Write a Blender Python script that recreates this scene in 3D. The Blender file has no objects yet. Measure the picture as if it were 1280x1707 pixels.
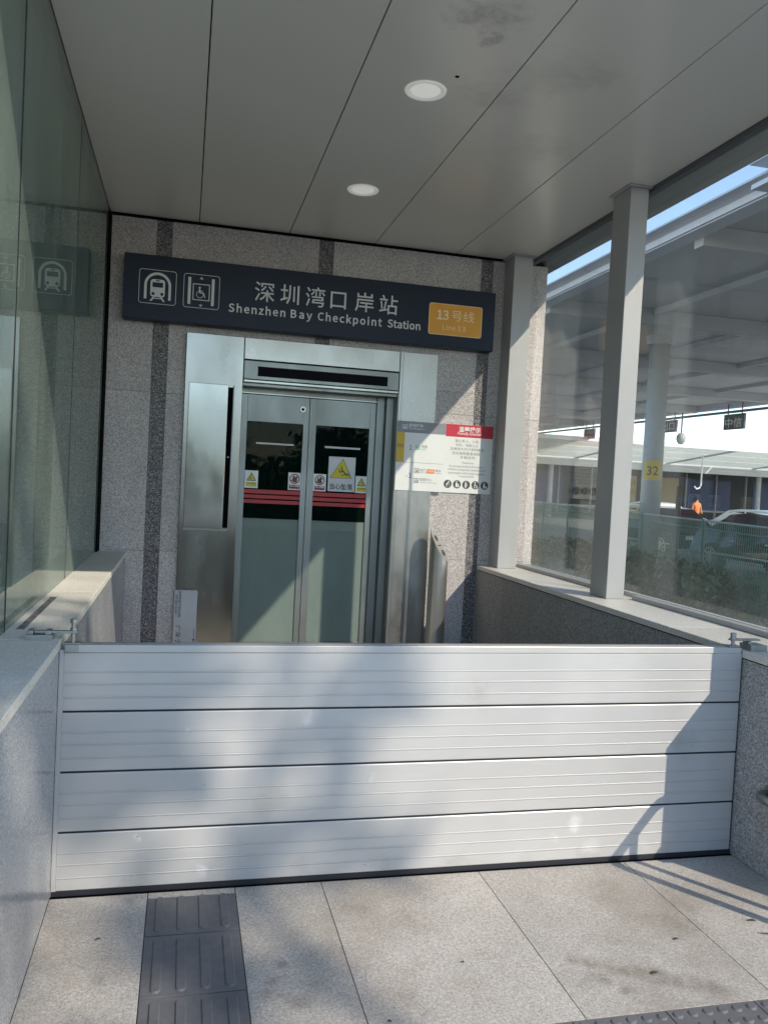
import bpy, bmesh, math, random
from mathutils import Vector, Matrix
import numpy as np
random.seed(7); rng = np.random.default_rng(7)
SC = bpy.context.scene
COL = SC.collection

# ------------------------------------------------------------------ camera
cam = bpy.data.cameras.new("camera"); co = bpy.data.objects.new("camera", cam); COL.objects.link(co)
cam.sensor_fit = 'HORIZONTAL'; cam.sensor_width = 36.0; cam.lens = 38.58
cam.clip_start = 0.05; cam.clip_end = 3000
right = Vector((0.97067130, -0.23470641, 0.05205893))
fwd = Vector((0.23668507, 0.97092919, -0.03573076))
up = right.cross(fwd)
m = Matrix((right, up, -fwd)).transposed().to_4x4(); m.translation = Vector((0.4011, -3.0417, 1.5295))
co.matrix_world = m
SC.camera = co
# ------------------------------------------------------------------ light
SUN = Vector((1.0, -1.43, 1.23)).normalized()          # towards the sun
elev = math.asin(SUN.z); azim = math.atan2(SUN.x, SUN.y)
world = bpy.data.worlds.new("World"); SC.world = world; world.use_nodes = True
wn = world.node_tree.nodes; wl = world.node_tree.links; wn.clear()
sky = wn.new("ShaderNodeTexSky"); sky.sky_type = 'NISHITA'; sky.sun_disc = False
sky.sun_elevation = elev; sky.sun_rotation = azim; sky.air_density = 1.0; sky.dust_density = 0.1; sky.ozone_density = 2.0
bg = wn.new("ShaderNodeBackground"); bg.inputs[1].default_value = 0.15
wo = wn.new("ShaderNodeOutputWorld"); tnt = wn.new("ShaderNodeMix"); tnt.data_type = 'RGBA'; tnt.blend_type = 'MULTIPLY'; tnt.inputs[0].default_value = 1; tnt.inputs[7].default_value = (1.0, .95, .90, 1)
wl.new(sky.outputs[0], tnt.inputs[6]); wl.new(tnt.outputs[2], bg.inputs[0]); wl.new(bg.outputs[0], wo.inputs[0])
sl = bpy.data.lights.new("sun", 'SUN'); sl.energy = 2.05; sl.angle = math.radians(0.53); sl.color = (1.0, 0.89, 0.74)
so = bpy.data.objects.new("sun", sl); COL.objects.link(so); so.rotation_euler = SUN.to_track_quat('Z', 'Y').to_euler(); so.location = (6, -9, 9)
SC.view_settings.view_transform = 'Standard'; SC.view_settings.look = 'None'
SC.view_settings.exposure = 1.38; SC.view_settings.gamma = 1.0; SC.view_settings.use_curve_mapping = False
SC.render.engine = 'CYCLES'
SC.cycles.max_bounces = 10; SC.cycles.diffuse_bounces = 5; SC.cycles.glossy_bounces = 5; SC.cycles.transparent_max_bounces = 16
SC.cycles.caustics_reflective = True; SC.cycles.blur_glossy = 0.6

# ------------------------------------------------------------------ materials
ZCM = 3.392
def newmat(name):
    mt = bpy.data.materials.new(name); mt.use_nodes = True
    nt = mt.node_tree; b = nt.nodes["Principled BSDF"]
    return mt, nt, b
def N(nt, t, **kw):
    n = nt.nodes.new(t)
    for k, v in kw.items():
        if k in n.inputs: n.inputs[k].default_value = v
        else: setattr(n, k, v)
    return n
def coords(nt, scale=(1, 1, 1), world_space=True):
    mp = nt.nodes.new("ShaderNodeMapping"); mp.inputs['Scale'].default_value = scale
    if world_space:
        g = nt.nodes.new("ShaderNodeNewGeometry"); nt.links.new(g.outputs['Position'], mp.inputs['Vector'])
    else:
        g = nt.nodes.new("ShaderNodeTexCoord"); nt.links.new(g.outputs['Object'], mp.inputs['Vector'])
    return mp.outputs['Vector']
def ramp(nt, src, stops):
    r = nt.nodes.new("ShaderNodeValToRGB"); e = r.color_ramp.elements
    while len(e) < len(stops): e.new(0.5)
    for i, (p, c) in enumerate(stops):
        e[i].position = p
        e[i].color = (c[0], c[1], c[2], 1) if isinstance(c, (tuple, list)) else (c, c, c, 1)
    nt.links.new(src, r.inputs[0]); return r.outputs[0]
def mixc(nt, fac, a, b, mode='MIX'):
    x = nt.nodes.new("ShaderNodeMix"); x.data_type = 'RGBA'; x.blend_type = mode
    for s, v in ((0, fac), (6, a), (7, b)):
        if isinstance(v, bpy.types.NodeSocket): nt.links.new(v, x.inputs[s])
        else: x.inputs[s].default_value = v if s == 0 else (v[0], v[1], v[2], 1)
    return x.outputs[2]
def noise(nt, vec, scale, detail=3, rough=.55, out='Fac'):
    n = nt.nodes.new("ShaderNodeTexNoise"); n.inputs['Scale'].default_value = scale; n.inputs['Detail'].default_value = detail
    n.inputs['Roughness'].default_value = rough; nt.links.new(vec, n.inputs['Vector']); return n.outputs[out]
def bump(nt, b, h, strength=.2, dist=.002):
    bn = nt.nodes.new("ShaderNodeBump"); bn.inputs['Strength'].default_value = strength; bn.inputs['Distance'].default_value = dist
    nt.links.new(h, bn.inputs['Height']); nt.links.new(bn.outputs[0], b.inputs['Normal'])

def granite(name, dark, mid, light, rough=.6, stain=.0, scale=1.0, coat=0.0):
    mt, nt, b = newmat(name); v = coords(nt)
    vo = nt.nodes.new("ShaderNodeTexVoronoi"); vo.inputs['Scale'].default_value = 170 * scale; nt.links.new(v, vo.inputs['Vector'])
    sep = nt.nodes.new("ShaderNodeSeparateColor"); nt.links.new(vo.outputs['Color'], sep.inputs[0])
    c = ramp(nt, sep.outputs[0], [(0.0, dark), (.22, dark), (.30, mid), (.68, mid), (.78, light), (1.0, light)])
    n2 = noise(nt, v, 60 * scale, 2); c = mixc(nt, .5, c, ramp(nt, n2, [(.3, .35), (.7, .68)]), 'OVERLAY')
    n3 = noise(nt, v, 2.2, 4); c = mixc(nt, .35, c, ramp(nt, n3, [(.3, .40), (.7, .60)]), 'OVERLAY')
    oi = nt.nodes.new("ShaderNodeObjectInfo"); pv = ramp(nt, oi.outputs['Random'], [(0, .455), (1, .545)]); c = mixc(nt, .9, c, pv, 'OVERLAY')
    n9 = noise(nt, coords(nt, (1, 1, .3)), 5.5, 4, .7); c = mixc(nt, .22, c, ramp(nt, n9, [(.32, .36), (.62, .56)]), 'OVERLAY')
    if stain:
        n4 = noise(nt, v, 1.3, 6, .65); s = ramp(nt, n4, [(.50, 0.0), (.72, stain)])
        c = mixc(nt, s, c, (.13, .095, .06))
        n5 = noise(nt, v, 5.0, 5, .7); s5 = ramp(nt, n5, [(.60, 0.0), (.70, stain * .6)])
        c = mixc(nt, s5, c, (.09, .08, .07))
    nt.links.new(c, b.inputs['Base Color'])
    r = ramp(nt, n3, [(.3, rough * .8), (.7, min(1, rough * 1.15))]); nt.links.new(r, b.inputs['Roughness'])
    bump(nt, b, sep.outputs[0], .12 if rough > .4 else .03, .0015)
    return mt
def metal(name, col, rough=.3, metallic=1.0, streak=(1, 1, 60), amp=.10, smear=.15, bmp=.04, colvar=.10):
    mt, nt, b = newmat(name); v = coords(nt, streak)
    n1 = noise(nt, v, 9, 3); v2 = coords(nt, (1, 1, .45)); n2 = noise(nt, v2, 3.2, 4, .55)
    c = mixc(nt, colvar * 2, (col[0], col[1], col[2]), ramp(nt, n1, [(.3, .38), (.7, .62)]), 'OVERLAY')
    c = mixc(nt, colvar * 2, c, ramp(nt, n2, [(.3, .40), (.7, .60)]), 'OVERLAY')
    nt.links.new(c, b.inputs['Base Color']); b.inputs['Metallic'].default_value = metallic
    a = ramp(nt, n1, [(.3, max(.02, rough - amp)), (.7, rough + amp)]); s = ramp(nt, n2, [(.35, 0.0), (.7, smear)])
    ad = nt.nodes.new("ShaderNodeMath"); ad.operation = 'ADD'; nt.links.new(a, ad.inputs[0]); nt.links.new(s, ad.inputs[1])
    nt.links.new(ad.outputs[0], b.inputs['Roughness'])
    if bmp:
        wv = noise(nt, coords(nt), 2.6, 2); mx = nt.nodes.new("ShaderNodeMath"); mx.operation = 'MULTIPLY_ADD'
        nt.links.new(wv, mx.inputs[0]); mx.inputs[1].default_value = 6.0; mx.inputs[2].default_value = 0.0; bump(nt, b, mx.outputs[0], bmp, .003)
    return mt
def plain(name, col, rough=.5, metallic=0.0, var=.12, scale=8, emit=None, spec=.5):
    mt, nt, b = newmat(name); v = coords(nt)
    n = noise(nt, v, scale, 4); c = mixc(nt, var * 2, col, ramp(nt, n, [(.3, .36), (.7, .64)]), 'OVERLAY')
    nt.links.new(c, b.inputs['Base Color']); b.inputs['Roughness'].default_value = rough; b.inputs['Metallic'].default_value = metallic; b.inputs['Specular IOR Level'].default_value = spec
    if emit: b.inputs['Emission Color'].default_value = (*emit[0], 1); b.inputs['Emission Strength'].default_value = emit[1]
    return mt
def glass(name, tint, dust=.10, dustcol=(.55, .58, .56), refl=.9, bottom=None, streak=True, spk=1.0):
    mt, nt, b = newmat(name); nt.nodes.remove(b); out = nt.nodes["Material Output"]
    tr = nt.nodes.new("ShaderNodeBsdfTransparent"); tr.inputs[0].default_value = (*tint, 1)
    gl = nt.nodes.new("ShaderNodeBsdfGlossy"); gl.inputs['Roughness'].default_value = .015; gl.inputs[0].default_value = (refl, refl, refl, 1)
    lw = nt.nodes.new("ShaderNodeLayerWeight"); lw.inputs[0].default_value = .5
    pw = nt.nodes.new("ShaderNodeMath"); pw.operation = 'POWER'; nt.links.new(lw.outputs['Facing'], pw.inputs[0]); pw.inputs[1].default_value = 4.0
    ma = nt.nodes.new("ShaderNodeMath"); ma.operation = 'MULTIPLY_ADD'; nt.links.new(pw.outputs[0], ma.inputs[0]); ma.inputs[1].default_value = .85; ma.inputs[2].default_value = .045
    m1 = nt.nodes.new("ShaderNodeMixShader"); nt.links.new(ma.outputs[0], m1.inputs[0]); nt.links.new(tr.outputs[0], m1.inputs[1]); nt.links.new(gl.outputs[0], m1.inputs[2])
    df = nt.nodes.new("ShaderNodeBsdfDiffuse"); df.inputs[0].default_value = (*dustcol, 1)
    tl = nt.nodes.new("ShaderNodeBsdfTranslucent"); tl.inputs[0].default_value = (*dustcol, 1)
    dd = nt.nodes.new("ShaderNodeMixShader"); dd.inputs[0].default_value = .35; nt.links.new(df.outputs[0], dd.inputs[1]); nt.links.new(tl.outputs[0], dd.inputs[2])
    v = coords(nt, (1, 1, .22)); n = noise(nt, v, 3.5, 8, .7); n2 = noise(nt, coords(nt), 90, 3, .7)
    d1 = ramp(nt, n, [(.3, dust * (.45 if streak else .9)), (.75, dust * (1.5 if streak else 1.1))]); sp = ramp(nt, n2, [(.35, 1 - .45 * spk), (.68, 1.0)]) if streak else ramp(nt, n2, [(.35, .93), (.68, 1.07)])
    mu = nt.nodes.new("ShaderNodeMath"); mu.operation = 'MULTIPLY'; nt.links.new(d1, mu.inputs[0]); nt.links.new(sp, mu.inputs[1]); fac = mu.outputs[0]
    if bottom:  # grime that builds up towards the sill
        z0, z1, amt = bottom
        g = nt.nodes.new("ShaderNodeNewGeometry"); sx = nt.nodes.new("ShaderNodeSeparateXYZ"); nt.links.new(g.outputs['Position'], sx.inputs[0])
        mr = nt.nodes.new("ShaderNodeMapRange"); nt.links.new(sx.outputs['Z'], mr.inputs[0]); mr.inputs[1].default_value = z0; mr.inputs[2].default_value = z1; mr.inputs[3].default_value = amt; mr.inputs[4].default_value = 0
        mm = nt.nodes.new("ShaderNodeMath"); mm.operation = 'MULTIPLY'; nt.links.new(mr.outputs[0], mm.inputs[0]); nt.links.new(sp, mm.inputs[1])
        ad = nt.nodes.new("ShaderNodeMath"); ad.operation = 'ADD'; nt.links.new(fac, ad.inputs[0]); nt.links.new(mm.outputs[0], ad.inputs[1]); fac = ad.outputs[0]
    m2 = nt.nodes.new("ShaderNodeMixShader"); nt.links.new(fac, m2.inputs[0]); nt.links.new(m1.outputs[0], m2.inputs[1]); nt.links.new(dd.outputs[0], m2.inputs[2])
    nt.links.new(m2.outputs[0], out.inputs[0]); return mt

M_floor = granite("floor_granite", (.27, .25, .225), (.345, .325, .295), (.41, .39, .36), .7, stain=.42, scale=1.6)
def stain(mt, pts, col, warp=.05, amt=.5, width=.03):
    nt = mt.node_tree; b = nt.nodes["Principled BSDF"]; src = b.inputs['Base Color'].links[0].from_socket
    v = coords(nt); nz = noise(nt, v, 9, 5, .7, 'Color')
    add = nt.nodes.new("ShaderNodeVectorMath"); add.operation = 'MULTIPLY_ADD'; nt.links.new(nz, add.inputs[0]); add.inputs[1].default_value = (warp, warp, warp)
    sh = nt.nodes.new("ShaderNodeVectorMath"); sh.operation = 'ADD'; nt.links.new(v, sh.inputs[0]); sh.inputs[1].default_value = (-warp / 2,) * 3; nt.links.new(sh.outputs[0], add.inputs[2])
    prev = None
    for (px, py_, pz, r) in pts:
        d = nt.nodes.new("ShaderNodeVectorMath"); d.operation = 'DISTANCE'; nt.links.new(add.outputs[0], d.inputs[0]); d.inputs[1].default_value = (px, py_, pz)
        mr = nt.nodes.new("ShaderNodeMapRange"); mr.interpolation_type = 'SMOOTHSTEP'; nt.links.new(d.outputs['Value'], mr.inputs[0]); mr.inputs[1].default_value = 0; mr.inputs[2].default_value = r; mr.inputs[3].default_value = 1; mr.inputs[4].default_value = 0
        if prev is None: prev = mr.outputs[0]
        else:
            mx = nt.nodes.new("ShaderNodeMath"); mx.operation = 'MAXIMUM'; nt.links.new(prev, mx.inputs[0]); nt.links.new(mr.outputs[0], mx.inputs[1]); prev = mx.outputs[0]
    n2 = ramp(nt, noise(nt, coords(nt), 16, 5, .75), [(.35, .15), (.65, amt)]); mu = nt.nodes.new("ShaderNodeMath"); mu.operation = 'MULTIPLY'; nt.links.new(prev, mu.inputs[0]); nt.links.new(n2, mu.inputs[1])
    nt.links.new(mixc(nt, mu.outputs[0], src, col), b.inputs['Base Color'])
# curved brown water mark, damp patches and scuffs, where the photograph has them
stain(M_floor, [(1.70 + .047 * k, -.645 - .026 * k + .004 * math.sin(k * 2.), 0, .055 + .012 * (k % 3)) for k in range(9)] + [(1.75, -.74, 0, .07), (1.80, -.81, 0, .06), (2.07, -.87, 0, .06)], (.11, .085, .055), .07, .75)
stain(M_floor, [(2.29, -.37, 0, .16), (2.22, -.50, 0, .10), (2.05, -.25, 0, .20), (1.25, -.35, 0, .16)], (.15, .125, .08), .12, .45)
stain(M_floor, [(.72, -.60, 0, .05), (.76, -.52, 0, .04), (.71, -.67, 0, .05), (.80, -.72, 0, .05)], (.10, .09, .08), .06, .6)
M_wall = granite("wall_granite", (.26, .24, .238), (.46, .425, .415), (.62, .585, .57), .65, scale=1.35)
M_dwall = granite("dark_granite", (.040, .036, .040), (.12, .113, .116), (.30, .285, .29), .6)
M_coping = granite("coping_granite", (.56, .535, .48), (.66, .635, .58), (.74, .715, .66), .45, scale=1.6)
M_cheek = granite("cheek_granite", (.20, .205, .215), (.29, .30, .315), (.38, .39, .41), .24, scale=1.4)
M_cheekr = granite("rough_cheek_granite", (.17, .168, .165), (.30, .295, .285), (.42, .415, .40), .7, scale=1.3)
M_ceil = plain("ceiling_aluminium", (.76, .74, .69), .27, .08, .015, 1.2)
stain(M_ceil, [(1.46, .12, ZCM, .16), (1.56, .08, ZCM, .13), (1.55, .24, ZCM, .10)], (.22, .22, .21), .30, .7)
stain(M_ceil, [(1.95, .45, ZCM, .30), (2.08, .40, ZCM, .22), (1.75, .75, ZCM, .25), (2.25, 1.2, ZCM, .25)], (.30, .30, .29), .5, .34)
M_alu = metal("barrier_aluminium", (.505, .50, .485), .38, .35, (.8, 1, 45), .06, .12, .03, .05)
M_steelp = plain("painted_steel", (.41, .41, .41), .42, .1, .07, 5)
M_dsteelp = plain("dark_painted_steel", (.12, .125, .14), .45, .1, .08, 5)
stain(M_alu, [(2.02, 0, .17, .05), (2.10, 0, .06, .05), (1.92, 0, .12, .03), (.29, 0, .20, .03), (.45, 0, .585, .02), (1.14, 0, .385, .015), (.52, 0, .06, .03), (.9, 0, .62, .05)], (.78, .78, .77), .12, .75)
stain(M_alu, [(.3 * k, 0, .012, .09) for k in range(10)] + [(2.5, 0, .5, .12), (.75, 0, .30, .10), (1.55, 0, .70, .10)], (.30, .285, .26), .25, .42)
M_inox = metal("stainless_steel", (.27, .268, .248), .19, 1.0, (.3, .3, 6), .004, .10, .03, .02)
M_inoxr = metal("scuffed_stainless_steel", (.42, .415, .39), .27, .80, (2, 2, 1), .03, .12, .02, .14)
M_tube = metal("satin_tube_steel", (.52, .51, .48), .30, .85, (1, 1, 2), .01, .06, .01, .04)
M_cover = metal("polished_cover_steel", (.32, .33, .315), .13, 1.0, (.3, .3, 4), .004, .14, .05, .03)
M_inoxd = metal("brushed_door_steel", (.27, .285, .27), .38, .9, (40, 40, 1), .06, .15, .03, .08)
M_clamp = metal("clamp_steel", (.42, .42, .40), .42, .9, (20, 20, 20), .10, .2, .05, .12)
M_rubber = plain("black_rubber", (.012, .013, .018), .6)
M_black = plain("black_gap", (.004, .004, .005), .9, spec=.05)
M_screen = plain("display_glass", (.004, .003, .007), .6, spec=.1)
M_navy = plain("navy_sign_face", (.008, .016, .036), .45, 0, .08, 3, spec=.3)
M_white = plain("white_vinyl", (.62, .63, .64), .5)
M_paper = plain("white_notice_face", (.74, .75, .73), .4)
M_grey = plain("grey_vinyl", (.24, .25, .28), .5)
M_text = plain("dark_grey_print", (.07, .07, .075), .5)
M_ltext = plain("mid_grey_print", (.22, .22, .22), .5)
M_orange = plain("orange_badge", (.78, .36, .04), .45)
M_dorange = plain("faded_badge_lettering", (.95, .74, .48), .5)
M_red = plain("red_print", (.50, .02, .045), .5)
M_redstripe = plain("red_film_stripe", (.42, .02, .025), .4)
M_dred = plain("dark_red_print", (.22, .01, .03), .5)
M_yellow = plain("yellow_print", (.60, .52, .02), .5)
M_mustard = plain("mustard_print", (.62, .42, .03), .5)
M_green = plain("green_print", (.12, .50, .28), .5)
M_poster_o = plain("orange_print", (.80, .25, .06), .5)
M_blueprint = plain("blue_print", (.10, .12, .30), .5)
M_lamp = plain("downlight_white", (.90, .91, .87), .45, 0, .03, emit=((1, .99, .93), .07))
M_lampg = plain("downlight_lens", (.85, .86, .84), .25, 0, .03, emit=((1, .98, .90), .13))
M_tact = plain("charcoal_tactile_tile", (.100, .101, .108), .62, 0, .22, 26)
M_frost = glass("frosted_film", (.10, .16, .14), .72, (.40, .50, .46), .8, streak=False)
M_gdoor = glass("door_glass", (.10, .20, .18), .16, (.03, .11, .09), .12)
M_gl = glass("left_glass", (.62, .74, .69), .22, (.50, .60, .55), .8, (.92, 1.8, .06), True, .35)
M_gr = glass("right_glass", (.955, .965, .96), .040, (.50, .53, .53), .9, (.90, 1.25, .07))
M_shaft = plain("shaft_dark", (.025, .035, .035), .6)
M_pave = granite("plaza_paving", (.40, .39, .37), (.50, .49, .47), (.60, .58, .56), .8, scale=.5)
M_asph = plain("concrete_road", (.34, .335, .32), .85, 0, .2, 12)
M_canopy = plain("canopy_soffit", (.52, .53, .52), .6, .0, .12, .6)
M_fascia = metal("canopy_fascia", (.66, .67, .72), .45, .15, (1, 1, 1), .05, .2, .03, .1)
M_farcol = plain("canopy_column_paint", (.36, .38, .39), .5)
M_hangsign = plain("hanging_sign_face", (.05, .07, .10), .5)
M_car = plain("black_car_paint", (.010, .013, .018), .12, .1, .02)
M_carw = plain("white_car_paint", (.70, .71, .72), .25, 0, .02)
M_carg = plain("car_glass", (.02, .03, .035), .06)
M_tyre = plain("tyre_rubber", (.015, .015, .016), .8)
M_rim = plain("alloy_rim", (.50, .51, .52), .3, .8)
M_fence = plain("green_fence_paint", (.05, .13, .09), .5)
M_roof = plain("roof_panel", (.30, .30, .30), .6)
M_bark = plain("bark", (.09, .07, .05), .9, 0, .3, 20)
M_farw = plain("far_wall_paint", (.05, .06, .075), .7)
M_yban = plain("ochre_banner", (.32, .24, .10), .6)
M_bban = plain("blue_banner", (.04, .06, .16), .6)
M_skin = plain("skin", (.38, .23, .16), .5)
M_cloth = plain("orange_vest_cloth", (.70, .22, .06), .8)
M_trous = plain("dark_trousers_cloth", (.03, .035, .05), .9)
def leafmat(name, a, b_):
    mt, nt, b = newmat(name); n = noise(nt, coords(nt), 2.2, 3); nt.links.new(ramp(nt, n, [(.35, a), (.65, b_)]), b.inputs['Base Color'])
    b.inputs['Roughness'].default_value = .6; return mt
M_leaf = leafmat("leaf_green", (.022, .048, .016), (.075, .125, .035))
M_grass = leafmat("grass_green", (.045, .085, .035), (.11, .16, .06))
def transl(name, col):
    mt, nt, b = newmat(name); nt.nodes.remove(b); out = nt.nodes["Material Output"]
    a = nt.nodes.new("ShaderNodeBsdfTranslucent"); a.inputs[0].default_value = (*col, 1); d = nt.nodes.new("ShaderNodeBsdfDiffuse"); d.inputs[0].default_value = (*col, 1)
    x = nt.nodes.new("ShaderNodeMixShader"); x.inputs[0].default_value = .4; nt.links.new(a.outputs[0], x.inputs[1]); nt.links.new(d.outputs[0], x.inputs[2]); nt.links.new(x.outputs[0], out.inputs[0]); return mt
M_trans = transl("translucent_roof_sheet", (.92, .92, .84))

# ------------------------------------------------------------------ builders
WL = {}
class MB:
    def __init__(s): s.bm = bmesh.new()
    def box(s, x0, x1, y0, y1, z0, z1, bev=0):
        r = bmesh.ops.create_cube(s.bm, size=1); vs = r['verts']
        for v in vs: v.co = Vector(((x0 + x1) / 2 + v.co.x * (x1 - x0), (y0 + y1) / 2 + v.co.y * (y1 - y0), (z0 + z1) / 2 + v.co.z * (z1 - z0)))
        if bev:
            es = list({e for v in vs for e in v.link_edges}); bmesh.ops.bevel(s.bm, geom=es, offset=bev, segments=2, affect='EDGES', profile=.5)
        return s
    def cyl(s, p0, p1, r0, r1=None, seg=20, cap=True):
        p0 = Vector(p0); p1 = Vector(p1); r1 = r0 if r1 is None else r1; d = p1 - p0
        q = d.to_track_quat('Z', 'Y').to_matrix().to_4x4(); q.translation = (p0 + p1) / 2
        bmesh.ops.create_cone(s.bm, cap_ends=cap, segments=seg, radius1=r0, radius2=r1, depth=d.length, matrix=q); return s
    def sph(s, c, r, sc=(1, 1, 1), seg=14):
        mm = Matrix.Translation(Vector(c)) @ Matrix.Diagonal((r * sc[0], r * sc[1], r * sc[2], 1))
        bmesh.ops.create_uvsphere(s.bm, u_segments=seg, v_segments=seg // 2 + 2, radius=1, matrix=mm); return s
    def poly(s, pts, d):                    # planar polygon extruded by vector d
        d = Vector(d); a = [s.bm.verts.new(Vector(p)) for p in pts]; b = [s.bm.verts.new(Vector(p) + d) for p in pts]; n = len(pts)
        s.bm.faces.new(a); s.bm.faces.new(b[::-1])
        for i in range(n): s.bm.faces.new((a[i], b[i], b[(i + 1) % n], a[(i + 1) % n]))
        return s
    def tube(s, pts, r, seg=12):
        pts = [Vector(p) for p in pts]; rings = []
        for i, p in enumerate(pts):
            t = (pts[min(i + 1, len(pts) - 1)] - pts[max(i - 1, 0)]).normalized()
            a = t.cross(Vector((0, 0, 1)));
            if a.length < .15: a = t.cross(Vector((0, 1, 0)))
            a.normalize(); b = t.cross(a)
            if rings and a.dot(la) < 0: a = -a; b = -b
            la = a; rings.append([s.bm.verts.new(p + r * (math.cos(2 * math.pi * k / seg) * a + math.sin(2 * math.pi * k / seg) * b)) for k in range(seg)])
        for u, w in zip(rings, rings[1:]):
            for k in range(seg): s.bm.faces.new((u[k], u[(k + 1) % seg], w[(k + 1) % seg], w[k]))
        s.bm.faces.new(rings[0][::-1]); s.bm.faces.new(rings[-1]); return s
    def build(s, name, mat, parent=None, smooth=False, org=None):
        bmesh.ops.recalc_face_normals(s.bm, faces=s.bm.faces[:])
        me = bpy.data.meshes.new(name); s.bm.to_mesh(me); s.bm.free()
        return link(name, me, mat, parent, smooth, org)
def link(name, me, mat, parent=None, smooth=False, org=None):
    n = len(me.vertices); a = np.empty(n * 3, np.float32); me.vertices.foreach_get('co', a); a = a.reshape(-1, 3)
    if org is None:
        lo, hi = a.min(0), a.max(0); org = Vector(((lo[0] + hi[0]) / 2, (lo[1] + hi[1]) / 2, lo[2]))
    org = Vector(org); me.vertices.foreach_set('co', (a - np.array(org, np.float32)).ravel()); me.update()
    if smooth:
        for p in me.polygons: p.use_smooth = True
    me.materials.append(mat)
    o = bpy.data.objects.new(name, me); COL.objects.link(o); WL[o.name] = org
    if parent: o.parent = parent; o.location = org - WL[parent.name]
    else: o.location = org
    return o
def thing(name, label, cat, loc=(0, 0, 0), group=None):
    o = bpy.data.objects.new(name, None); COL.objects.link(o); o.location = loc; o.empty_display_size = .2
    WL[o.name] = Vector(loc); tag(o, label, cat, group); return o
def tag(o, label, cat, group=None):
    o['label'] = label; o['category'] = cat
    if group: o['group'] = group
    return o
def struct(o): o['kind'] = 'structure'; return o
def stuff(o): o['kind'] = 'stuff'; return o
def B(name, mat, parent, x0, x1, y0, y1, z0, z1, bev=0): return MB().box(x0, x1, y0, y1, z0, z1, bev).build(name, mat, parent)
import os
SANS = None
try:                                    # Blender's own bundled interface typeface; the built-in one is used if it is absent
    SANS = bpy.data.fonts.load(os.path.join(bpy.utils.resource_path('LOCAL'), 'datafiles', 'fonts', 'Noto Sans CJK Regular.woff2'))
except Exception: SANS = None
SK = 1.0
if SANS:                                # match its capital height to 0.727 of the nominal size
    _c = bpy.data.curves.new("h", 'FONT'); _c.body = "H"; _c.font = SANS; _o = bpy.data.objects.new("h", _c); COL.objects.link(_o)
    _m = bpy.data.meshes.new_from_object(_o.evaluated_get(bpy.context.evaluated_depsgraph_get())); _z = [v.co.y for v in _m.vertices]
    SK = .727 / (max(_z) - min(_z)); bpy.data.objects.remove(_o); bpy.data.curves.remove(_c); bpy.data.meshes.remove(_m)
def txt(name, body, x, z, size, y, mat, parent, bold=0.0, align='LEFT', width=None, ext=.0006, rotz=0, plane='Y', shear=0, track=1.0):
    """flat lettering: baseline-left (or centre) at x,z on a plane facing -y ; width = wanted total width"""
    cu = bpy.data.curves.new(name, 'FONT'); cu.body = body; cu.size = size
    if SANS and body.isascii(): cu.font = SANS; cu.size = size * SK
    cu.offset = bold * size; cu.extrude = 0
    cu.resolution_u = 2; cu.fill_mode = 'FRONT'; cu.shear = shear; cu.space_line = 1.0; cu.space_character = track or 1.0
    t = bpy.data.objects.new(name, cu); COL.objects.link(t)
    def bake():
        dg = bpy.context.evaluated_depsgraph_get(); dg.update(); return bpy.data.meshes.new_from_object(t.evaluated_get(dg))
    if track == 0:                      # letter-space the word to the wanted width instead of stretching it
        ws = []
        for tr in (1.0, 1.2):
            cu.space_character = tr; q = bake(); xs_ = [v.co.x for v in q.vertices]; ws.append(max(xs_) - min(xs_)); bpy.data.meshes.remove(q)
        cu.space_character = max(.8, min(1.6, 1 + .2 * (width - ws[0]) / (ws[1] - ws[0])))
    me = bake(); bpy.data.objects.remove(t); bpy.data.curves.remove(cu)
    me.materials.clear()
    n = len(me.vertices); a = np.empty(n * 3, np.float32); me.vertices.foreach_get('co', a); a = a.reshape(-1, 3)
    lo, hi = a.min(0), a.max(0)
    if width: a[:, 0] = (a[:, 0] - lo[0]) * (width / (hi[0] - lo[0])) ; lo, hi = a.min(0), a.max(0)
    else: a[:, 0] -= lo[0]; hi[0] -= lo[0]; lo[0] = 0
    if align == 'CENTER': a[:, 0] -= hi[0] / 2
    if rotz:
        c_, s_ = math.cos(rotz), math.sin(rotz); a = np.stack([a[:, 0] * c_ - a[:, 1] * s_, a[:, 0] * s_ + a[:, 1] * c_, a[:, 2]], 1)
    if plane == 'Y': w = np.stack([x + a[:, 0], np.full(n, y), z + a[:, 1]], 1)
    else: w = np.stack([np.full(n, y), x - a[:, 0], z + a[:, 1]], 1)      # plane facing -x (y arg = x position)
    me.vertices.foreach_set('co', w.astype(np.float32).ravel())
    return link(name, me, mat, parent)
def circ(cx, cz, r, y, n=24, a0=0, a1=2 * math.pi): return [(cx + r * math.cos(a0 + (a1 - a0) * k / n), y, cz + r * math.sin(a0 + (a1 - a0) * k / n)) for k in range(n + (0 if a1 - a0 > 6.28 else 1))]
def disc(mb, cx, cz, r, y, d=.0008, n=24): return mb.poly(circ(cx, cz, r, y, n), (0, d, 0))
def ringxz(mb, cx, cz, ro, ri, y, d=.0008, n=32, a0=0, a1=2 * math.pi):
    for k in range(n):
        t0 = a0 + (a1 - a0) * k / n; t1 = a0 + (a1 - a0) * (k + 1) / n
        p = lambda r, t: (cx + r * math.cos(t), y, cz + r * math.sin(t))
        mb.poly([p(ro, t0), p(ro, t1), p(ri, t1), p(ri, t0)], (0, d, 0))
    return mb
def frame(mb, x0, x1, z0, z1, t, y, d=.0008):
    mb.box(x0, x1, y, y + d, z1 - t, z1); mb.box(x0, x1, y, y + d, z0, z0 + t); mb.box(x0, x0 + t, y, y + d, z0 + t, z1 - t); mb.box(x1 - t, x1, y, y + d, z0 + t, z1 - t); return mb
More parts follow.
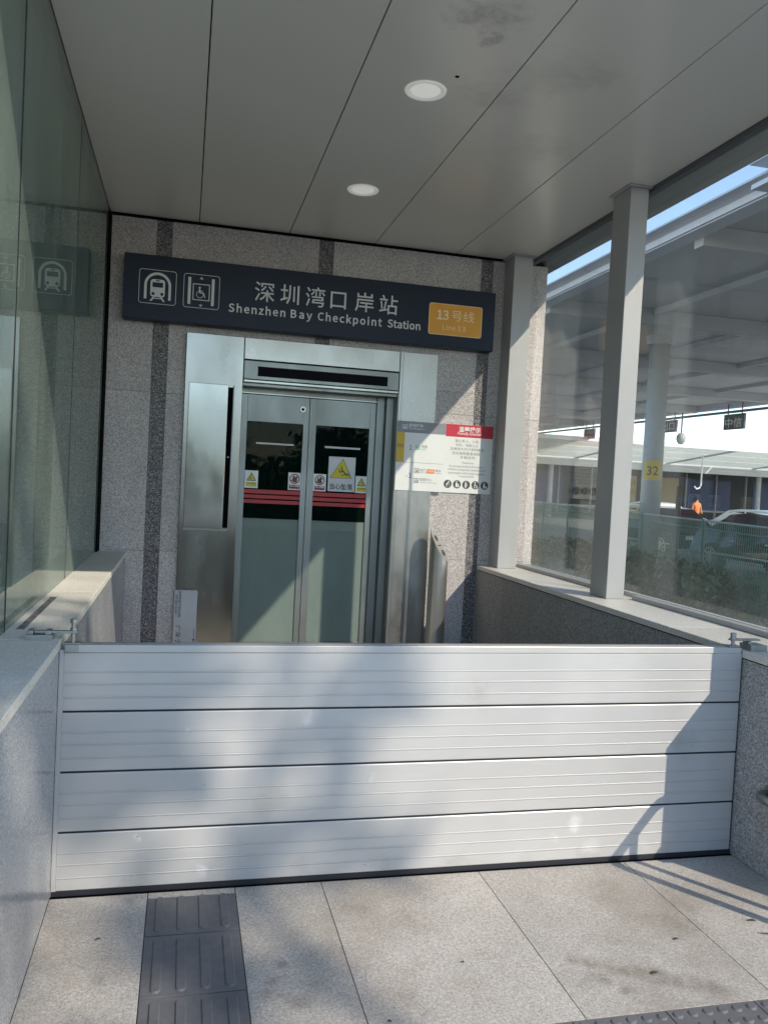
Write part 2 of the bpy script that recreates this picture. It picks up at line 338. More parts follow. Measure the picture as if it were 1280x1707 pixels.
def rrect(x0, x1, z0, z1, r, y, n=5):
    pts = []
    for cx, cz, a in ((x1 - r, z1 - r, 0), (x0 + r, z1 - r, 90), (x0 + r, z0 + r, 180), (x1 - r, z0 + r, 270)):
        for k in range(n + 1): t = math.radians(a + 90 * k / n); pts.append((cx + r * math.cos(t), y, cz + r * math.sin(t)))
    return pts
def rring(mb, x0, x1, z0, z1, r, t, y, d=.0008):
    a = rrect(x0, x1, z0, z1, r, y); b = rrect(x0 + t, x1 - t, z0 + t, z1 - t, max(r - t, .001), y); n = len(a)
    for k in range(n): mb.poly([a[k], a[(k + 1) % n], b[(k + 1) % n], b[k]], (0, d, 0))
    return mb

# ================================================================== SETTING
W = 2.765; D = 3.33; ZC = 3.392
g = struct(MB().box(-400, 400, -400, 400, -.6, -.16).build("ground", M_asph))
base = struct(MB().box(-45, 3.30, -60, 30, -.155, -.032).build("plaza", M_pave))
struct(MB().box(3.31, 7.0, -60, -8.2, -.155, -.032).build("plaza", M_pave))
# front floor with its slabs
fl = struct(MB().box(-.30, 3.28, -2.9, 3.34, -.031, -.022).build("floor", M_rubber))
gx = .0013
def slab(x0, x1, y0, y1, mat=M_floor, z=0.0): return MB().box(x0 + gx, x1 - gx, y0 + gx, y1 - gx, -.0205, z, .0012).build("floor_slab", mat, fl)
cols = [(.0, .335), (.645, .968), (.968, 1.602), (1.602, 2.247), (2.247, 2.765)]
for (a, b) in cols:
    slab(a, b, -.925, -.012)
    slab(a, b, .055, .95); slab(a, b, .95, 1.85); slab(a, b, 1.85, 2.75); slab(a, b, 2.75, 3.32)
    slab(a, b, -1.86, -1.252); slab(a, b, -2.80, -1.86)
slab(.335, .645, .055, 3.32); slab(.335, .645, -.055, -.012)
slab(.335, .645, -2.80, -1.252)
slab(.0, .645, -1.252, -.963)
slab(2.765, 3.20, -2.80, -.50)
# tactile tiles with raised guide bars
def tactile_bars(x0, x1, y0, y1, cut):
    mb = MB().box(x0 + .0015, x1 - .0015, y0 + .0015, y1 - .0015, -.0205, .0015, .001)
    for k in range(4):
        cx = x0 + .045 + k * .073; w = .017; zt = .0065; ya = y0 + .018; yb = y1 - (0 if cut else .018)
        n = 6; out = []; inn = []
        for (yy, a) in ((ya + w, 180), (yb - w, 0)):
            for j in range(n + 1):
                t = math.radians(a + 180 * j / n)
                out.append((cx + w * math.cos(t), yy + w * math.sin(t), .0012)); inn.append((cx + (w - .005) * math.cos(t), yy + (w - .005) * math.sin(t), zt))
        vo = [mb.bm.verts.new(p) for p in out]; vi = [mb.bm.verts.new(p) for p in inn]
        for j in range(len(vo)): mb.bm.faces.new((vo[j], vo[(j + 1) % len(vo)], vi[(j + 1) % len(vo)], vi[j]))
        mb.bm.faces.new(vi)
    return mb.build("tactile_tile", M_tact, fl)
tactile_bars(.335, .645, -.305, -.055, True)
tactile_bars(.335, .645, -.635, -.307, False)
tactile_bars(.335, .645, -.963, -.637, False)
for i in range(7):
    x0 = .645 + i * .303
    if x0 + .303 > 2.78: break
    mb = MB().box(x0 + .0015, x0 + .3015, -1.25, -.9275, -.0205, .001, .001)
    for a in range(6):
        for b in range(6):
            c_ = (x0 + .026 + a * .050, -1.224 + b * .054); mb.cyl((*c_, .0008), (*c_, .0055), .0165, .011, 12)
    mb.build("tactile_tile", M_tact, fl)

# ceiling: long metal panels with open joints
ce = struct(MB().box(-.24, 3.10, -.80, 3.5, ZC + .02, ZC + .06).build("ceiling", M_black))
seams = [-.205, .4276, 1.0979, 1.7682, 2.4385, 3.062]
for a, b in zip(seams, seams[1:]):
    MB().box(a + .003, b - .003, -.80, 3.318, ZC, ZC + .018, .002).build("ceiling_panel", M_ceil, ce)
# roof body above, sloping eave on the right, front fascia
rf = thing("station_roof", "dark grey metal roof and eave over the lift entrance", "roof", (1.4, 1.2, 3.46))
B("roof_slab", M_roof, rf, -1.7, 3.10, -.84, 6.5, 3.46, 3.62)
MB().poly([(3.105, -.84, 3.40), (3.60, -.84, 3.545), (3.60, -.84, 3.63), (3.105, -.84, 3.63)], (0, 7.3, 0)).build("eave", M_dsteelp, rf)
B("front_fascia", M_dsteelp, rf, -1.7, 3.104, -.86, -.842, 3.40, 3.62)
B("edge_beam", M_dsteelp, rf, 3.064, 3.104, -.80, 3.32, 3.365, 3.455)
B("edge_channel", M_dsteelp, rf, -.262, -.209, -.80, 3.30, 3.33, 3.455, .004)

# ------------------------------------------------------------------ back wall
bw = thing("lift_lobby_wall", "speckled grey granite wall with dark vertical bands around the lift door", "wall", (1.5, 3.4, 0))
B("wall_core", M_shaft, bw, -.9, .79, 3.362, 3.55, 0, 3.46); B("wall_core", M_shaft, bw, 2.019, 3.235, 3.362, 3.55, 0, 3.46); B("wall_core", M_shaft, bw, .79, 2.019, 3.362, 3.55, 2.30, 3.46)
xs = [-.19, .128, .238, 1.335, 1.447, 2.662, 2.762, 3.238]; zs = [0, .93, 2.11, 3.374]
for i, (a, b) in enumerate(zip(xs, xs[1:])):
    for z0, z1 in zip(zs, zs[1:]):
        dark = i in (1, 3, 5)
        segs = [(a, b, z0, z1)]
        ox0, ox1, oz = .7995, 2.019, 2.29      # lift opening cut out of the panels it meets
        if a < ox1 and b > ox0 and z0 < oz:
            segs = []
            if a < ox0: segs.append((a, ox0, z0, min(z1, oz)))
            if b > ox1: segs.append((ox1, b, z0, min(z1, oz)))
            if z1 > oz: segs.append((a, b, oz, z1))
        for (p, q, u, v) in segs:
            j = .0012 if dark else .0012
            MB().box(p + j, q - j, D + (.003 if dark else 0), 3.36, u + j, v - j).build("granite_panel", M_dwall if dark else M_wall, bw)
B("corner_joint", M_black, bw, -.204, -.1925, 3.20, 3.36, .92, 3.36)
B("top_joint", M_black, bw, -.19, 3.2, 3.3365, 3.36, 3.3745, 3.41)

# ------------------------------------------------------------------ parapets
lp = thing("left_parapet", "low polished granite wall with pale coping carrying the left glass screen", "wall", (-.18, .6, 0))
for a, b in ((-2.4, -1.2), (-1.2, 0.0), (0.0, 1.2), (1.2, 2.4), (2.4, 3.325)):
    MB().box(-.34, 0, a + .001, b - .001, 0, .885).build("cheek_panel", M_cheek, lp)
    MB().box(-.62, .004, a + .0008, b - .0008, .887, .92, .003).build("coping_stone", M_coping, lp)
B("inlay_strip", M_dwall, lp, -.178, -.150, .19, 1.0, .9195, .9212)  # narrow dark strip lying on the left coping
rp = thing("right_parapet", "low rough granite wall with sunlit coping carrying the right glass screen and columns", "wall", (3.0, 1.4, 0))
for a, b in ((-.49, .55), (.55, 1.75), (1.75, 2.75), (2.75, 3.325)):
    MB().box(W, 3.24, a + .001, b - .001, 0, .851).build("cheek_panel", M_cheekr, rp)
    MB().box(W - .006, 3.30, a + .0008, b - .0008, .857, .89, .003).build("coping_stone", M_coping, rp)
B("coping_joint", M_black, rp, W + .004, 3.23, -.47, 3.3, .851, .857)

# ------------------------------------------------------------------ glass screens
lg = thing("left_glass_screen", "tall dusty green glass screen on the left granite parapet", "glass screen", (-.21, 1, .92))
for a, b in ((-1.44, .112), (.132, 1.640), (1.652, 3.19)):
    MB().box(-.216, -.204, a, b, .922, 3.40).build("glass_pane", M_gl, lg)
B("silicone_joint", M_rubber, lg, -.217, -.203, .113, .131, .922, 3.35); B("silicone_joint", M_rubber, lg, -.217, -.203, 1.641, 1.651, .922, 3.35)
B("end_seal", M_rubber, lg, -.217, -.204, 3.192, 3.32, .922, 3.35)
rg = thing("right_glass_screen", "dusty clear glass screen on the sunlit right coping, beyond the steel columns", "glass screen", (3.16, 1.4, .89))
for a, b in ((-.46, 1.84), (1.86, 3.325)):
    MB().box(3.154, 3.166, a, b, .893, 3.40).build("glass_pane", M_gr, rg)
B("silicone_joint", M_rubber, rg, 3.153, 3.167, 1.841, 1.859, .893, 3.40)
MB().box(3.10, 3.1525, -.47, 1.49, .891, .917, .002).box(3.10, 3.1525, 1.70, 3.31, .891, .917, .002).build("bottom_rail", M_steelp, rg)
B("outer_rail", M_steelp, rg, 3.168, 3.20, -.47, 3.31, .891, .917)

# ------------------------------------------------------------------ columns
def column(x0, x1, y0, y1, label):
    t = thing("steel_column", label, "column", ((x0 + x1) / 2, (y0 + y1) / 2, .89), "grey steel columns along the right glass screen")
    MB().box(x0, x1, y0, y1, .891, ZC - .012, .004).build("shaft", M_steelp, t)
    MB().box(x0 - .022, x1 + .012, y0 - .02, y1 + .02, ZC - .012, ZC - .001, .003).build("cap_plate", M_steelp, t)
    return t
column(2.925, 3.045, 1.49, 1.70, "grey steel box column standing clear on the sunlit coping between two panes")
column(2.862, 3.020, 3.13, 3.325, "grey steel box column hard against the granite back wall, right of the red notice")
column(2.925, 3.045, -.455, -.255, "grey steel box column at the open front end of the right parapet")

# ------------------------------------------------------------------ downlights
for i, (cy, lab) in enumerate(((.783, "nearer round white recessed downlight beside the small black hole in the ceiling"), (2.194, "farther round white recessed downlight closer to the granite wall"))):
    t = thing("downlight", lab, "ceiling light", (1.4285, cy, ZC), "round downlights in the ceiling")
    mb = MB(); n = 40
    prof = [(.100, ZC - .0005), (.098, ZC - .006), (.088, ZC - .0075), (.078, ZC - .004), (.071, ZC - .0012)]
    rs = [[mb.bm.verts.new((1.4285 + r * math.cos(2 * math.pi * k / n), cy + r * math.sin(2 * math.pi * k / n), z)) for k in range(n)] for r, z in prof]
    for u, w_ in zip(rs, rs[1:]):
        for k in range(n): mb.bm.faces.new((u[k], u[(k + 1) % n], w_[(k + 1) % n], w_[k]))
    mb.build("trim_ring", M_lamp, t, True)
    MB().cyl((1.4285, cy, ZC - .0010), (1.4285, cy, ZC - .0002), .073, seg=40).build("lens", M_lampg, t)
tag(MB().cyl((1.527, .608, ZC - .0012), (1.527, .608, ZC - .0002), .010, seg=20).build("ceiling_hole", M_black), "small round black hole in the ceiling beside the nearer downlight", "hole")

# ------------------------------------------------------------------ station sign
sy = 3.20
sg = thing("station_sign", "long navy station name board with white pictograms, bilingual name and orange line badge", "sign", (1.33, 3.26, 2.62))
MB().box(-.084, 2.748, sy, 3.325, 2.620, 3.084, .004).build("sign_box", M_navy, sg)
y = sy - .0012
# train pictogram
tp = rring(MB(), .022, .283, 2.735, 2.980, .020, .0035, y).build("train_pictogram", M_white, sg)
ringxz(MB(), .153, 2.868, .094, .076, y, a0=0, a1=math.pi, n=24).box(.059, .077, y, y + .0008, 2.768, 2.868).box(.229, .247, y, y + .0008, 2.768, 2.868).build("tunnel_arch", M_white, tp)
tb = MB().poly(rrect(.102, .204, 2.785, 2.912, .022, y), (0, .0008, 0)).build("train_body", M_white, tp)
tw = MB().box(.116, .190, y - .001, y - .0003, 2.855, 2.890); disc(tw, .122, 2.808, .011, y - .001, .0007); disc(tw, .184, 2.808, .011, y - .001, .0007); tw.box(.140, .166, y - .001, y - .0003, 2.898, 2.906)
tw.build("train_window", M_navy, tp)
MB().poly([(.120, y, 2.784), (.134, y, 2.784), (.114, y, 2.755), (.098, y, 2.755)], (0, .0008, 0)).poly([(.172, y, 2.784), (.186, y, 2.784), (.208, y, 2.755), (.192, y, 2.755)], (0, .0008, 0)).box(.126, .180, y, y + .0008, 2.772, 2.778).build("track", M_white, tp)
# lift pictogram
lpg = rring(MB(), .334, .592, 2.735, 2.980, .020, .0035, y).build("lift_pictogram", M_white, sg)
B('lift_rail', M_white, lpg, .366, .386, y, y + .0008, 2.760, 2.955); B('lift_rail', M_white, lpg, .534, .554, y, y + .0008, 2.760, 2.955)
frame(MB(), .400, .522, 2.792, 2.912, .006, y).build("lift_car", M_white, lpg)
wc = MB(); disc(wc, .449, 2.884, .0075, y, n=14); wc.poly([(.443, y, 2.874), (.453, y, 2.876), (.458, y, 2.845), (.446, y, 2.845)], (0, .0008, 0))
wc.poly([(.452, y, 2.866), (.474, y, 2.860), (.474, y, 2.856), (.452, y, 2.860)], (0, .0008, 0)); wc.poly([(.450, y, 2.850), (.480, y, 2.850), (.492, y, 2.815), (.486, y, 2.813), (.475, y, 2.843), (.450, y, 2.843)], (0, .0008, 0))
ringxz(wc, .452, 2.835, .026, .022, y, n=24, a0=math.radians(110), a1=math.radians(380)); wc.build("wheelchair_symbol", M_white, lpg)
for zc, s_ in ((2.943, 1), (2.765, -1)):
    ar = MB()
    ar.poly([(.457, y, zc), (.463, y, zc), (.463, y, zc + .014 * s_), (.457, y, zc + .014 * s_)][::s_], (0, .0008, 0))
    ar.poly([(.448, y, zc + .006 * s_), (.460, y, zc + .020 * s_), (.472, y, zc + .006 * s_), (.472, y, zc + .001 * s_), (.460, y, zc + .013 * s_), (.448, y, zc + .001 * s_)], (0, .0008, 0)).build("arrow", M_white, lpg)
for i, ch in enumerate("深圳湾口岸站"):
    txt("chinese_character", ch, .848 + i * .1905, 2.843, .158, y, M_white, sg, .004)
for wd_, xa, xb in (("Shenzhen", .661, 1.082), ("Bay", 1.122, 1.285), ("Checkpoint", 1.327, 1.828), ("Station", 1.872, 2.137)):
    txt("english_name", wd_, xa, 2.7335, .0795, y, M_white, sg, .022, track=0, width=xb - xa)
bd = MB().poly(rrect(2.201, 2.640, 2.713, 2.957, .018, sy - .003), (0, .0028, 0)).build("line_badge", M_orange, sg)
rring(MB(), 2.201, 2.640, 2.713, 2.957, .018, .004, sy - .0036).build("badge_edge", M_dorange, bd)
txt("badge_number", "13", 2.267, 2.834, .096, sy - .0038, M_dorange, bd, .026)
txt("badge_number", "号线", 2.386, 2.836, .092, sy - .0038, M_dorange, bd, .0, width=.19)
txt("badge_caption", "Line", 2.316, 2.755, .052, sy - .0038, M_dorange, bd, .0, width=.108); txt("badge_caption", "13", 2.440, 2.755, .052, sy - .0038, M_dorange, bd, .0, width=.068)

# ------------------------------------------------------------------ lift entrance
le = thing("lift_entrance", "stainless steel lift entrance with two glazed sliding door leaves", "lift door", (1.35, 3.35, 0))
py = 3.300
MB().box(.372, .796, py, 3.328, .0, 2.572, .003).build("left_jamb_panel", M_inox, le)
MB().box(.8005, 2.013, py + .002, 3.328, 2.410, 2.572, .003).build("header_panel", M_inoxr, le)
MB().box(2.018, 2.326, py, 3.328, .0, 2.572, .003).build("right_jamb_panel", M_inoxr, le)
MB().box(2.040, 2.044, py - .002, py, .0, 2.57).build("panel_bead", M_inoxd, le)
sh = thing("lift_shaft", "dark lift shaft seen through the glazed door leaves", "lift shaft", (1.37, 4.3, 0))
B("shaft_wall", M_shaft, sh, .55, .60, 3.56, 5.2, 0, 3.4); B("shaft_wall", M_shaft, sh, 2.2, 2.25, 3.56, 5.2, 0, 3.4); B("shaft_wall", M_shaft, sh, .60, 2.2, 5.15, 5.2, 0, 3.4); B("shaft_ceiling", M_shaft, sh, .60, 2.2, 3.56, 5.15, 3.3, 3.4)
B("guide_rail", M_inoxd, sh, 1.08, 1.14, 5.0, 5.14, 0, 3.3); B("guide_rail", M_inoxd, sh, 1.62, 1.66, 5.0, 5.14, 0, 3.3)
# cabinet on the left jamb
cb = MB().box(.404, .690, 3.262, 3.2985, 1.118, 2.200, .003).build("cabinet_cover", M_cover, le)
B("cabinet_shadow_gap", M_black, cb, .692, .728, 3.284, 3.2985, 1.125, 2.185)  # black strip stands in for the shaded recess beside the cover
B("cabinet_rail", M_inoxd, cb, .730, .736, 3.270, 3.2985, 1.118, 2.200); B("cabinet_rail", M_inoxd, cb, .404, .736, 3.278, 3.2985, 1.100, 1.116)
MB().cyl((.711, 3.28, 1.66), (.711, 3.27, 1.66), .006, seg=12).build("cabinet_lock", M_clamp, cb)
# display above the doors
dp = MB().box(.802, 2.012, 3.304, 3.328, 2.262, 2.402, .003).build("display_case", M_inoxd, le)
B("display_screen", M_screen, dp, .906, 1.923, 3.3015, 3.3035, 2.288, 2.362)
B("display_shadow_gap", M_black, dp, .802, 2.012, 3.310, 3.328, 2.4025, 2.4095)  # black strip above the case, in place of the shade in that gap
MB().box(.802, 2.012, 3.296, 3.328, 2.236, 2.258, .004).build("header_lip", M_inox, le)
MB().box(.802, 2.012, 3.330, 3.56, 2.215, 2.235).build("soffit", M_inoxd, le)
# reveals and door frame
B("reveal", M_inoxd, le, .797, .800, 3.33, 3.56, 0, 2.214); B("reveal", M_inoxd, le, 2.0135, 2.0175, 3.302, 3.42, 0, 2.236)
MB().box(1.955, 2.013, 3.42, 3.56, 0, 2.214, .002).build("door_post", M_inoxd, le)
MB().box(1.888, 1.952, 3.480, 3.56, 0, 2.214, .002).build("door_post", M_inoxd, le)
MB().box(.802, 1.886, 3.480, 3.56, 2.172, 2.214, .002).build("door_head", M_inoxd, le)
B("door_head_bead", M_inox, le, .802, 1.886, 3.476, 3.4795, 2.172, 2.178)
def leaf(x0, x1, g0, g1):
    y0, y1 = 3.50, 3.53
    lf = MB().box(x0, g0, y0, y1, .02, 2.168, .0015).box(g1, x1, y0, y1, .02, 2.168, .0015).box(g0, g1, y0, y1, 1.958, 2.168, .0015).box(g0, g1, y0, y1, .02, .213, .0015).build("door_leaf", M_inoxd, le)
    MB().box(g0 + .001, g1 - .001, 3.512, 3.518, 1.196, 1.957).build("clear_glass", M_gdoor, lf)
    MB().box(g0 + .001, g1 - .001, 3.511, 3.517, .214, 1.194).build("frosted_glass", M_frost, lf)
    for z0, z1 in ((1.392, 1.424), (1.354, 1.382), (1.315, 1.343)): B("red_stripe", M_redstripe, lf, g0 + .001, g1 - .001, 3.5085, 3.5105, z0, z1)
    return lf
l1 = leaf(.803, 1.343, .856, 1.299); l2 = leaf(1.347, 1.886, 1.402, 1.838)
MB().cyl((1.289, 3.499, 2.076), (1.289, 3.488, 2.076), .028, .025, 24).build("lock_rose", M_inox, l1)
MB().cyl((1.289, 3.4875, 2.076), (1.289, 3.486, 2.076), .012, seg=16).build("keyhole", M_black, l1)
B("pull_label", M_white, l1, .934, 1.232, 3.5075, 3.5095, 1.783, 1.796)
B("pull_label", M_white, l2, 1.482, 1.772, 3.5075, 3.5095, 1.783, 1.798)
# stickers (parts of the entrance; their print is one level down)
def warn(x0, x1, flip):
    s = MB().box(x0, x1, 3.5040, 3.5080, 1.433, 1.571, .0005).build("warning_sticker", M_paper, le); yy = 3.5028; c = (x0 + x1) / 2
    MB().poly([(c - .037, yy, 1.490), (c + .037, yy, 1.490), (c, yy, 1.557)], (0, .0007, 0)).build("triangle_border", M_text, s)
    MB().poly([(c - .027, yy - .0008, 1.496), (c + .027, yy - .0008, 1.496), (c, yy - .0008, 1.544)], (0, .0006, 0)).build("triangle_field", M_yellow, s)
    k = -1 if flip else 1
    MB().poly([(c - .012 * k, yy - .0016, 1.499), (c - .006 * k, yy - .0016, 1.499), (c + .001 * k, yy - .0016, 1.523), (c - .004 * k, yy - .0016, 1.525)][::k], (0, .0006, 0)).build("hand_symbol", M_text, s)
    B("caption_band", M_yellow, s, x0 + .012, x1 - .010, yy, yy + .0007, 1.447, 1.478); txt("caption", "小心夹手", c, 1.464, .016, yy - .001, M_text, s, .01, 'CENTER')
def nolean(x0, x1, flip):
    s = MB().box(x0, x1, 3.5040, 3.5080, 1.433, 1.571, .0005).build("prohibition_sticker", M_paper, le); yy = 3.5028; c = (x0 + x1) / 2; k = -1 if flip else 1
    ringxz(MB(), c, 1.522, .040, .032, yy, n=28).poly([(c + .024, yy, 1.540), (c + .030, yy, 1.534), (c - .024, yy, 1.504), (c - .030, yy, 1.510)], (0, .0007, 0)).build("prohibition_ring", M_dred, s)
    f = MB(); disc(f, c - .006 * k, 1.540, .009, yy + .0002, n=14); f.poly([(c - .018, yy + .0002, 1.534), (c + .012, yy + .0002, 1.534), (c + .020, yy + .0002, 1.502), (c + .006, yy + .0002, 1.492), (c - .016, yy + .0002, 1.498)], (0, .0005, 0)); f.box(c + .016 * k - .004, c + .016 * k + .004, yy, yy + .0006, 1.498, 1.546)
    f.build("leaning_figure", M_text, s)
    B("caption_band", M_dred, s, x0 + .010, x1 - .010, yy, yy + .0007, 1.443, 1.475); txt("caption", "禁止倚靠", c, 1.459, .018, yy - .001, M_paper, s, .01, 'CENTER')
warn(.858, .962, False); nolean(1.200, 1.302, False); nolean(1.402, 1.505, True); warn(1.746, 1.844, True)
s = MB().box(1.519, 1.739, 3.5015, 3.5050, 1.438, 1.718, .0005).build("falling_sticker", M_white, le); yy = 3.5000
MB().poly([(1.530, yy, 1.545), (1.712, yy, 1.545), (1.636, yy, 1.706)], (0, .0008, 0)).build("triangle_border", M_text, s)
MB().poly([(1.535, yy - .0008, 1.548), (1.706, yy - .0008, 1.548), (1.636, yy - .0008, 1.698)], (0, .0007, 0)).build("triangle_field", M_yellow, s)
fg = MB(); y3 = yy - .0016; disc(fg, 1.668, 1.575, .009, y3, n=14)
for p in ([(1.620, 1.640), (1.628, 1.642), (1.640, 1.600), (1.628, 1.598)], [(1.610, 1.600), (1.642, 1.604), (1.642, 1.596), (1.612, 1.590)], [(1.636, 1.608), (1.646, 1.606), (1.664, 1.584), (1.652, 1.576)], [(1.604, 1.622), (1.611, 1.622), (1.616, 1.592), (1.608, 1.592)],
          [(1.650, 1.584), (1.656, 1.580), (1.630, 1.562), (1.626, 1.567)], [(1.664, 1.588), (1.690, 1.582), (1.690, 1.576), (1.664, 1.580)], [(1.684, 1.582), (1.690, 1.582), (1.690, 1.562), (1.684, 1.562)]):
    fg.poly([(a, y3, b) for a, b in p], (0, .0006, 0))
fg.build("falling_figure", M_text, s)
txt("caption", "当心坠落", 1.628, 1.459, .050, yy, M_text, s, .02, 'CENTER', width=.190)

# ------------------------------------------------------------------ wall notices
n1 = thing("lift_floor_notice", "white lift floor notice with grey header and mustard strip, left of the red notice", "notice", (2.22, 3.295, 1.475))
Y = 3.292
MB().box(2.021, 2.423, Y, 3.2975, 1.476, 2.027, .0008).build("notice_board", M_paper, n1)
Y -= .001
B("header_band", M_grey, n1, 2.0212, 2.4228, Y, Y + .0008, 1.938, 2.0265)
B("mustard_strip", M_mustard, n1, 2.0212, 2.083, Y, Y + .0008, 1.706, 1.937)
B("divider", M_ltext, n1, 2.024, 2.412, Y, Y + .0008, 1.700, 1.7025)
txt("header_text", "此电梯停:", 2.113, 1.987, .028, Y - .001, M_paper, n1, .02, width=.122); txt("header_text", "The lift goes to", 2.113, 1.964, .019, Y - .001, M_paper, n1, .01, width=.132)
icn = MB().box(2.058, 2.0615, Y - .001, Y - .0003, 1.962, 2.004).box(2.098, 2.1015, Y - .001, Y - .0003, 1.962, 2.004); frame(icn, 2.066, 2.094, 1.966, 2.000, .003, Y - .001); disc(icn, 2.080, 1.990, .004, Y - .001, n=10); icn.poly([(2.076, Y - .001, 1.984), (2.084, Y - .001, 1.984), (2.088, Y - .001, 1.970), (2.072, Y - .001, 1.970)], (0, .0007, 0))
icn.build("lift_icon", M_paper, n1)
txt("strip_text", "您在此", 2.050, 1.828, .017, Y - .001, M_text, n1, .01, 'CENTER'); txt("strip_text", "You are here", 2.050, 1.816, .009, Y - .001, M_text, n1, .0, 'CENTER')
txt("floor_number", "1", 2.124, 1.801, .056, Y, M_text, n1, .0)
ic = rring(MB(), 2.177, 2.214, 1.804, 1.840, .004, .004, Y).box(2.186, 2.205, Y, Y + .0008, 1.812, 1.830).build("street_icon", M_green, n1)
txt("floor_name", "地面", 2.224, 1.823, .026, Y, M_ltext, n1, .0); txt("floor_name", "Street", 2.224, 1.806, .014, Y, M_ltext, n1, .0)
txt("floor_number", "-1", 2.109, 1.577, .056, Y, M_text, n1, .0)
for (a, b) in ((2.175, 1.619), (2.174, 1.540)):
    q = rring(MB(), a, a + .040, b, b + .038, .004, .004, Y); q.poly([(a + .010, Y, b + .008), (a + .017, Y, b + .008), (a + .026, Y, b + .028), (a + .019, Y, b + .030)], (0, .0008, 0)); q.box(a + .024, a + .031, Y, Y + .0008, b + .008, b + .020); q.build("service_icon", M_text, n1)
txt("floor_name", "站厅", 2.223, 1.636, .024, Y, M_ltext, n1, .0); txt("floor_name", "Station Hall", 2.223, 1.621, .010, Y, M_ltext, n1)
MB().poly(rrect(2.278, 2.345, 1.620, 1.655, .004, Y), (0, .0008, 0)).build("line_tag", M_poster_o, n1); txt("line_text", "13号线", 2.3115, 1.632, .018, Y - .0008, M_paper, n1, .01, 'CENTER')
txt("floor_name", "乘车", 2.352, 1.636, .024, Y, M_ltext, n1); txt("floor_name", "To Platform", 2.352, 1.621, .010, Y, M_ltext, n1)
txt("floor_name", "客服中心", 2.223, 1.560, .026, Y, M_ltext, n1, .0); txt("floor_name", "Customer Service Center", 2.223, 1.542, .012, Y, M_ltext, n1, width=.145)
n2 = thing("courtesy_notice", "white courtesy notice with red header and five black round icons beside the column", "notice", (2.63, 3.31, 1.475))
Y = 3.320
MB().box(2.428, 2.836, Y, 3.3285, 1.476, 2.031, .0008).build("notice_board", M_paper, n2); Y -= .001
B("header_band", M_red, n2, 2.4285, 2.8355, Y, Y + .0008, 1.930, 2.0305)
txt("header_text", "温馨提示", 2.632, 1.976, .046, Y - .001, M_paper, n2, .02, 'CENTER', width=.186); txt("header_text", "Friendly reminder", 2.632, 1.950, .026, Y - .001, M_paper, n2, .02, 'CENTER', width=.206, shear=.2)
for s_, c, z, w_ in (("请让老人、小孩、", 2.618, 1.889, .212), ("孕妇、残疾人士", 2.616, 1.856, .192), ("及携带大件行李的乘客", 2.620, 1.823, .292), ("优先使用垂直电梯,", 2.615, 1.789, .245), ("多谢合作!", 2.628, 1.757, .132)):
    txt("chinese_line", s_, c, z, .026, Y, M_ltext, n2, .0, 'CENTER', width=w_)
for s_, c, z, w_ in (("Thank you", 2.629, 1.717, .104), ("for giving priority to the elderly,", 2.625, 1.687, .304), ("children, pregnant, disabled and", 2.626, 1.660, .322), ("passengers with bulky luggage", 2.626, 1.632, .316), ("to use the lift.", 2.626, 1.606, .130)):
    txt("english_line", s_, c, z, .0185, Y, M_ltext, n2, .008, 'CENTER', width=w_)
for k, cx in enumerate((2.469, 2.548, 2.627, 2.706, 2.785)):
    q = disc(MB(), cx, 1.546, .0335, Y, n=28).build("round_icon", M_text, n2); f = MB(); yy = Y - .0009
    hx = cx + (.008 if k == 0 else -.004); disc(f, hx, 1.566, .0055, yy, n=10)
    if k == 0: f.poly([(cx + .004, yy, 1.561), (cx + .010, yy, 1.556), (cx - .004, yy, 1.540), (cx - .014, yy, 1.546)], (0, .0007, 0)).poly([(cx - .013, yy, 1.545), (cx - .005, yy, 1.541), (cx - .004, yy, 1.524), (cx - .010, yy, 1.524)], (0, .0007, 0)).box(cx + .014, cx + .0165, yy, yy + .0007, 1.524, 1.553)
    elif k == 3:
        ringxz(f, cx, 1.536, .014, .0105, yy, n=18, a0=math.radians(120), a1=math.radians(390)); f.box(cx - .006, cx, yy, yy + .0007, 1.542, 1.560).box(cx - .004, cx + .012, yy, yy + .0007, 1.541, 1.545).poly([(cx + .010, yy, 1.545), (cx + .014, yy, 1.543), (cx + .021, yy, 1.527), (cx + .016, yy, 1.526)], (0, .0007, 0))
    else:
        f.poly([(cx - .010, yy, 1.559), (cx + .002, yy, 1.559), (cx + .006, yy, 1.540), (cx + .002, yy, 1.523), (cx - .010, yy, 1.523), (cx - .013, yy, 1.542)], (0, .0007, 0))
        if k == 1: disc(f, cx + .012, 1.547, .0045, yy, n=10); f.poly([(cx + .008, yy, 1.542), (cx + .016, yy, 1.542), (cx + .019, yy, 1.524), (cx + .006, yy, 1.524)], (0, .0007, 0))
        if k == 2: disc(f, cx + .003, 1.543, .008, yy, n=12)
        if k == 4: f.poly([(cx + .008, yy, 1.540), (cx + .020, yy, 1.540), (cx + .020, yy, 1.524), (cx + .008, yy, 1.524)], (0, .0007, 0))
    f.build("icon_figure", M_paper, q)
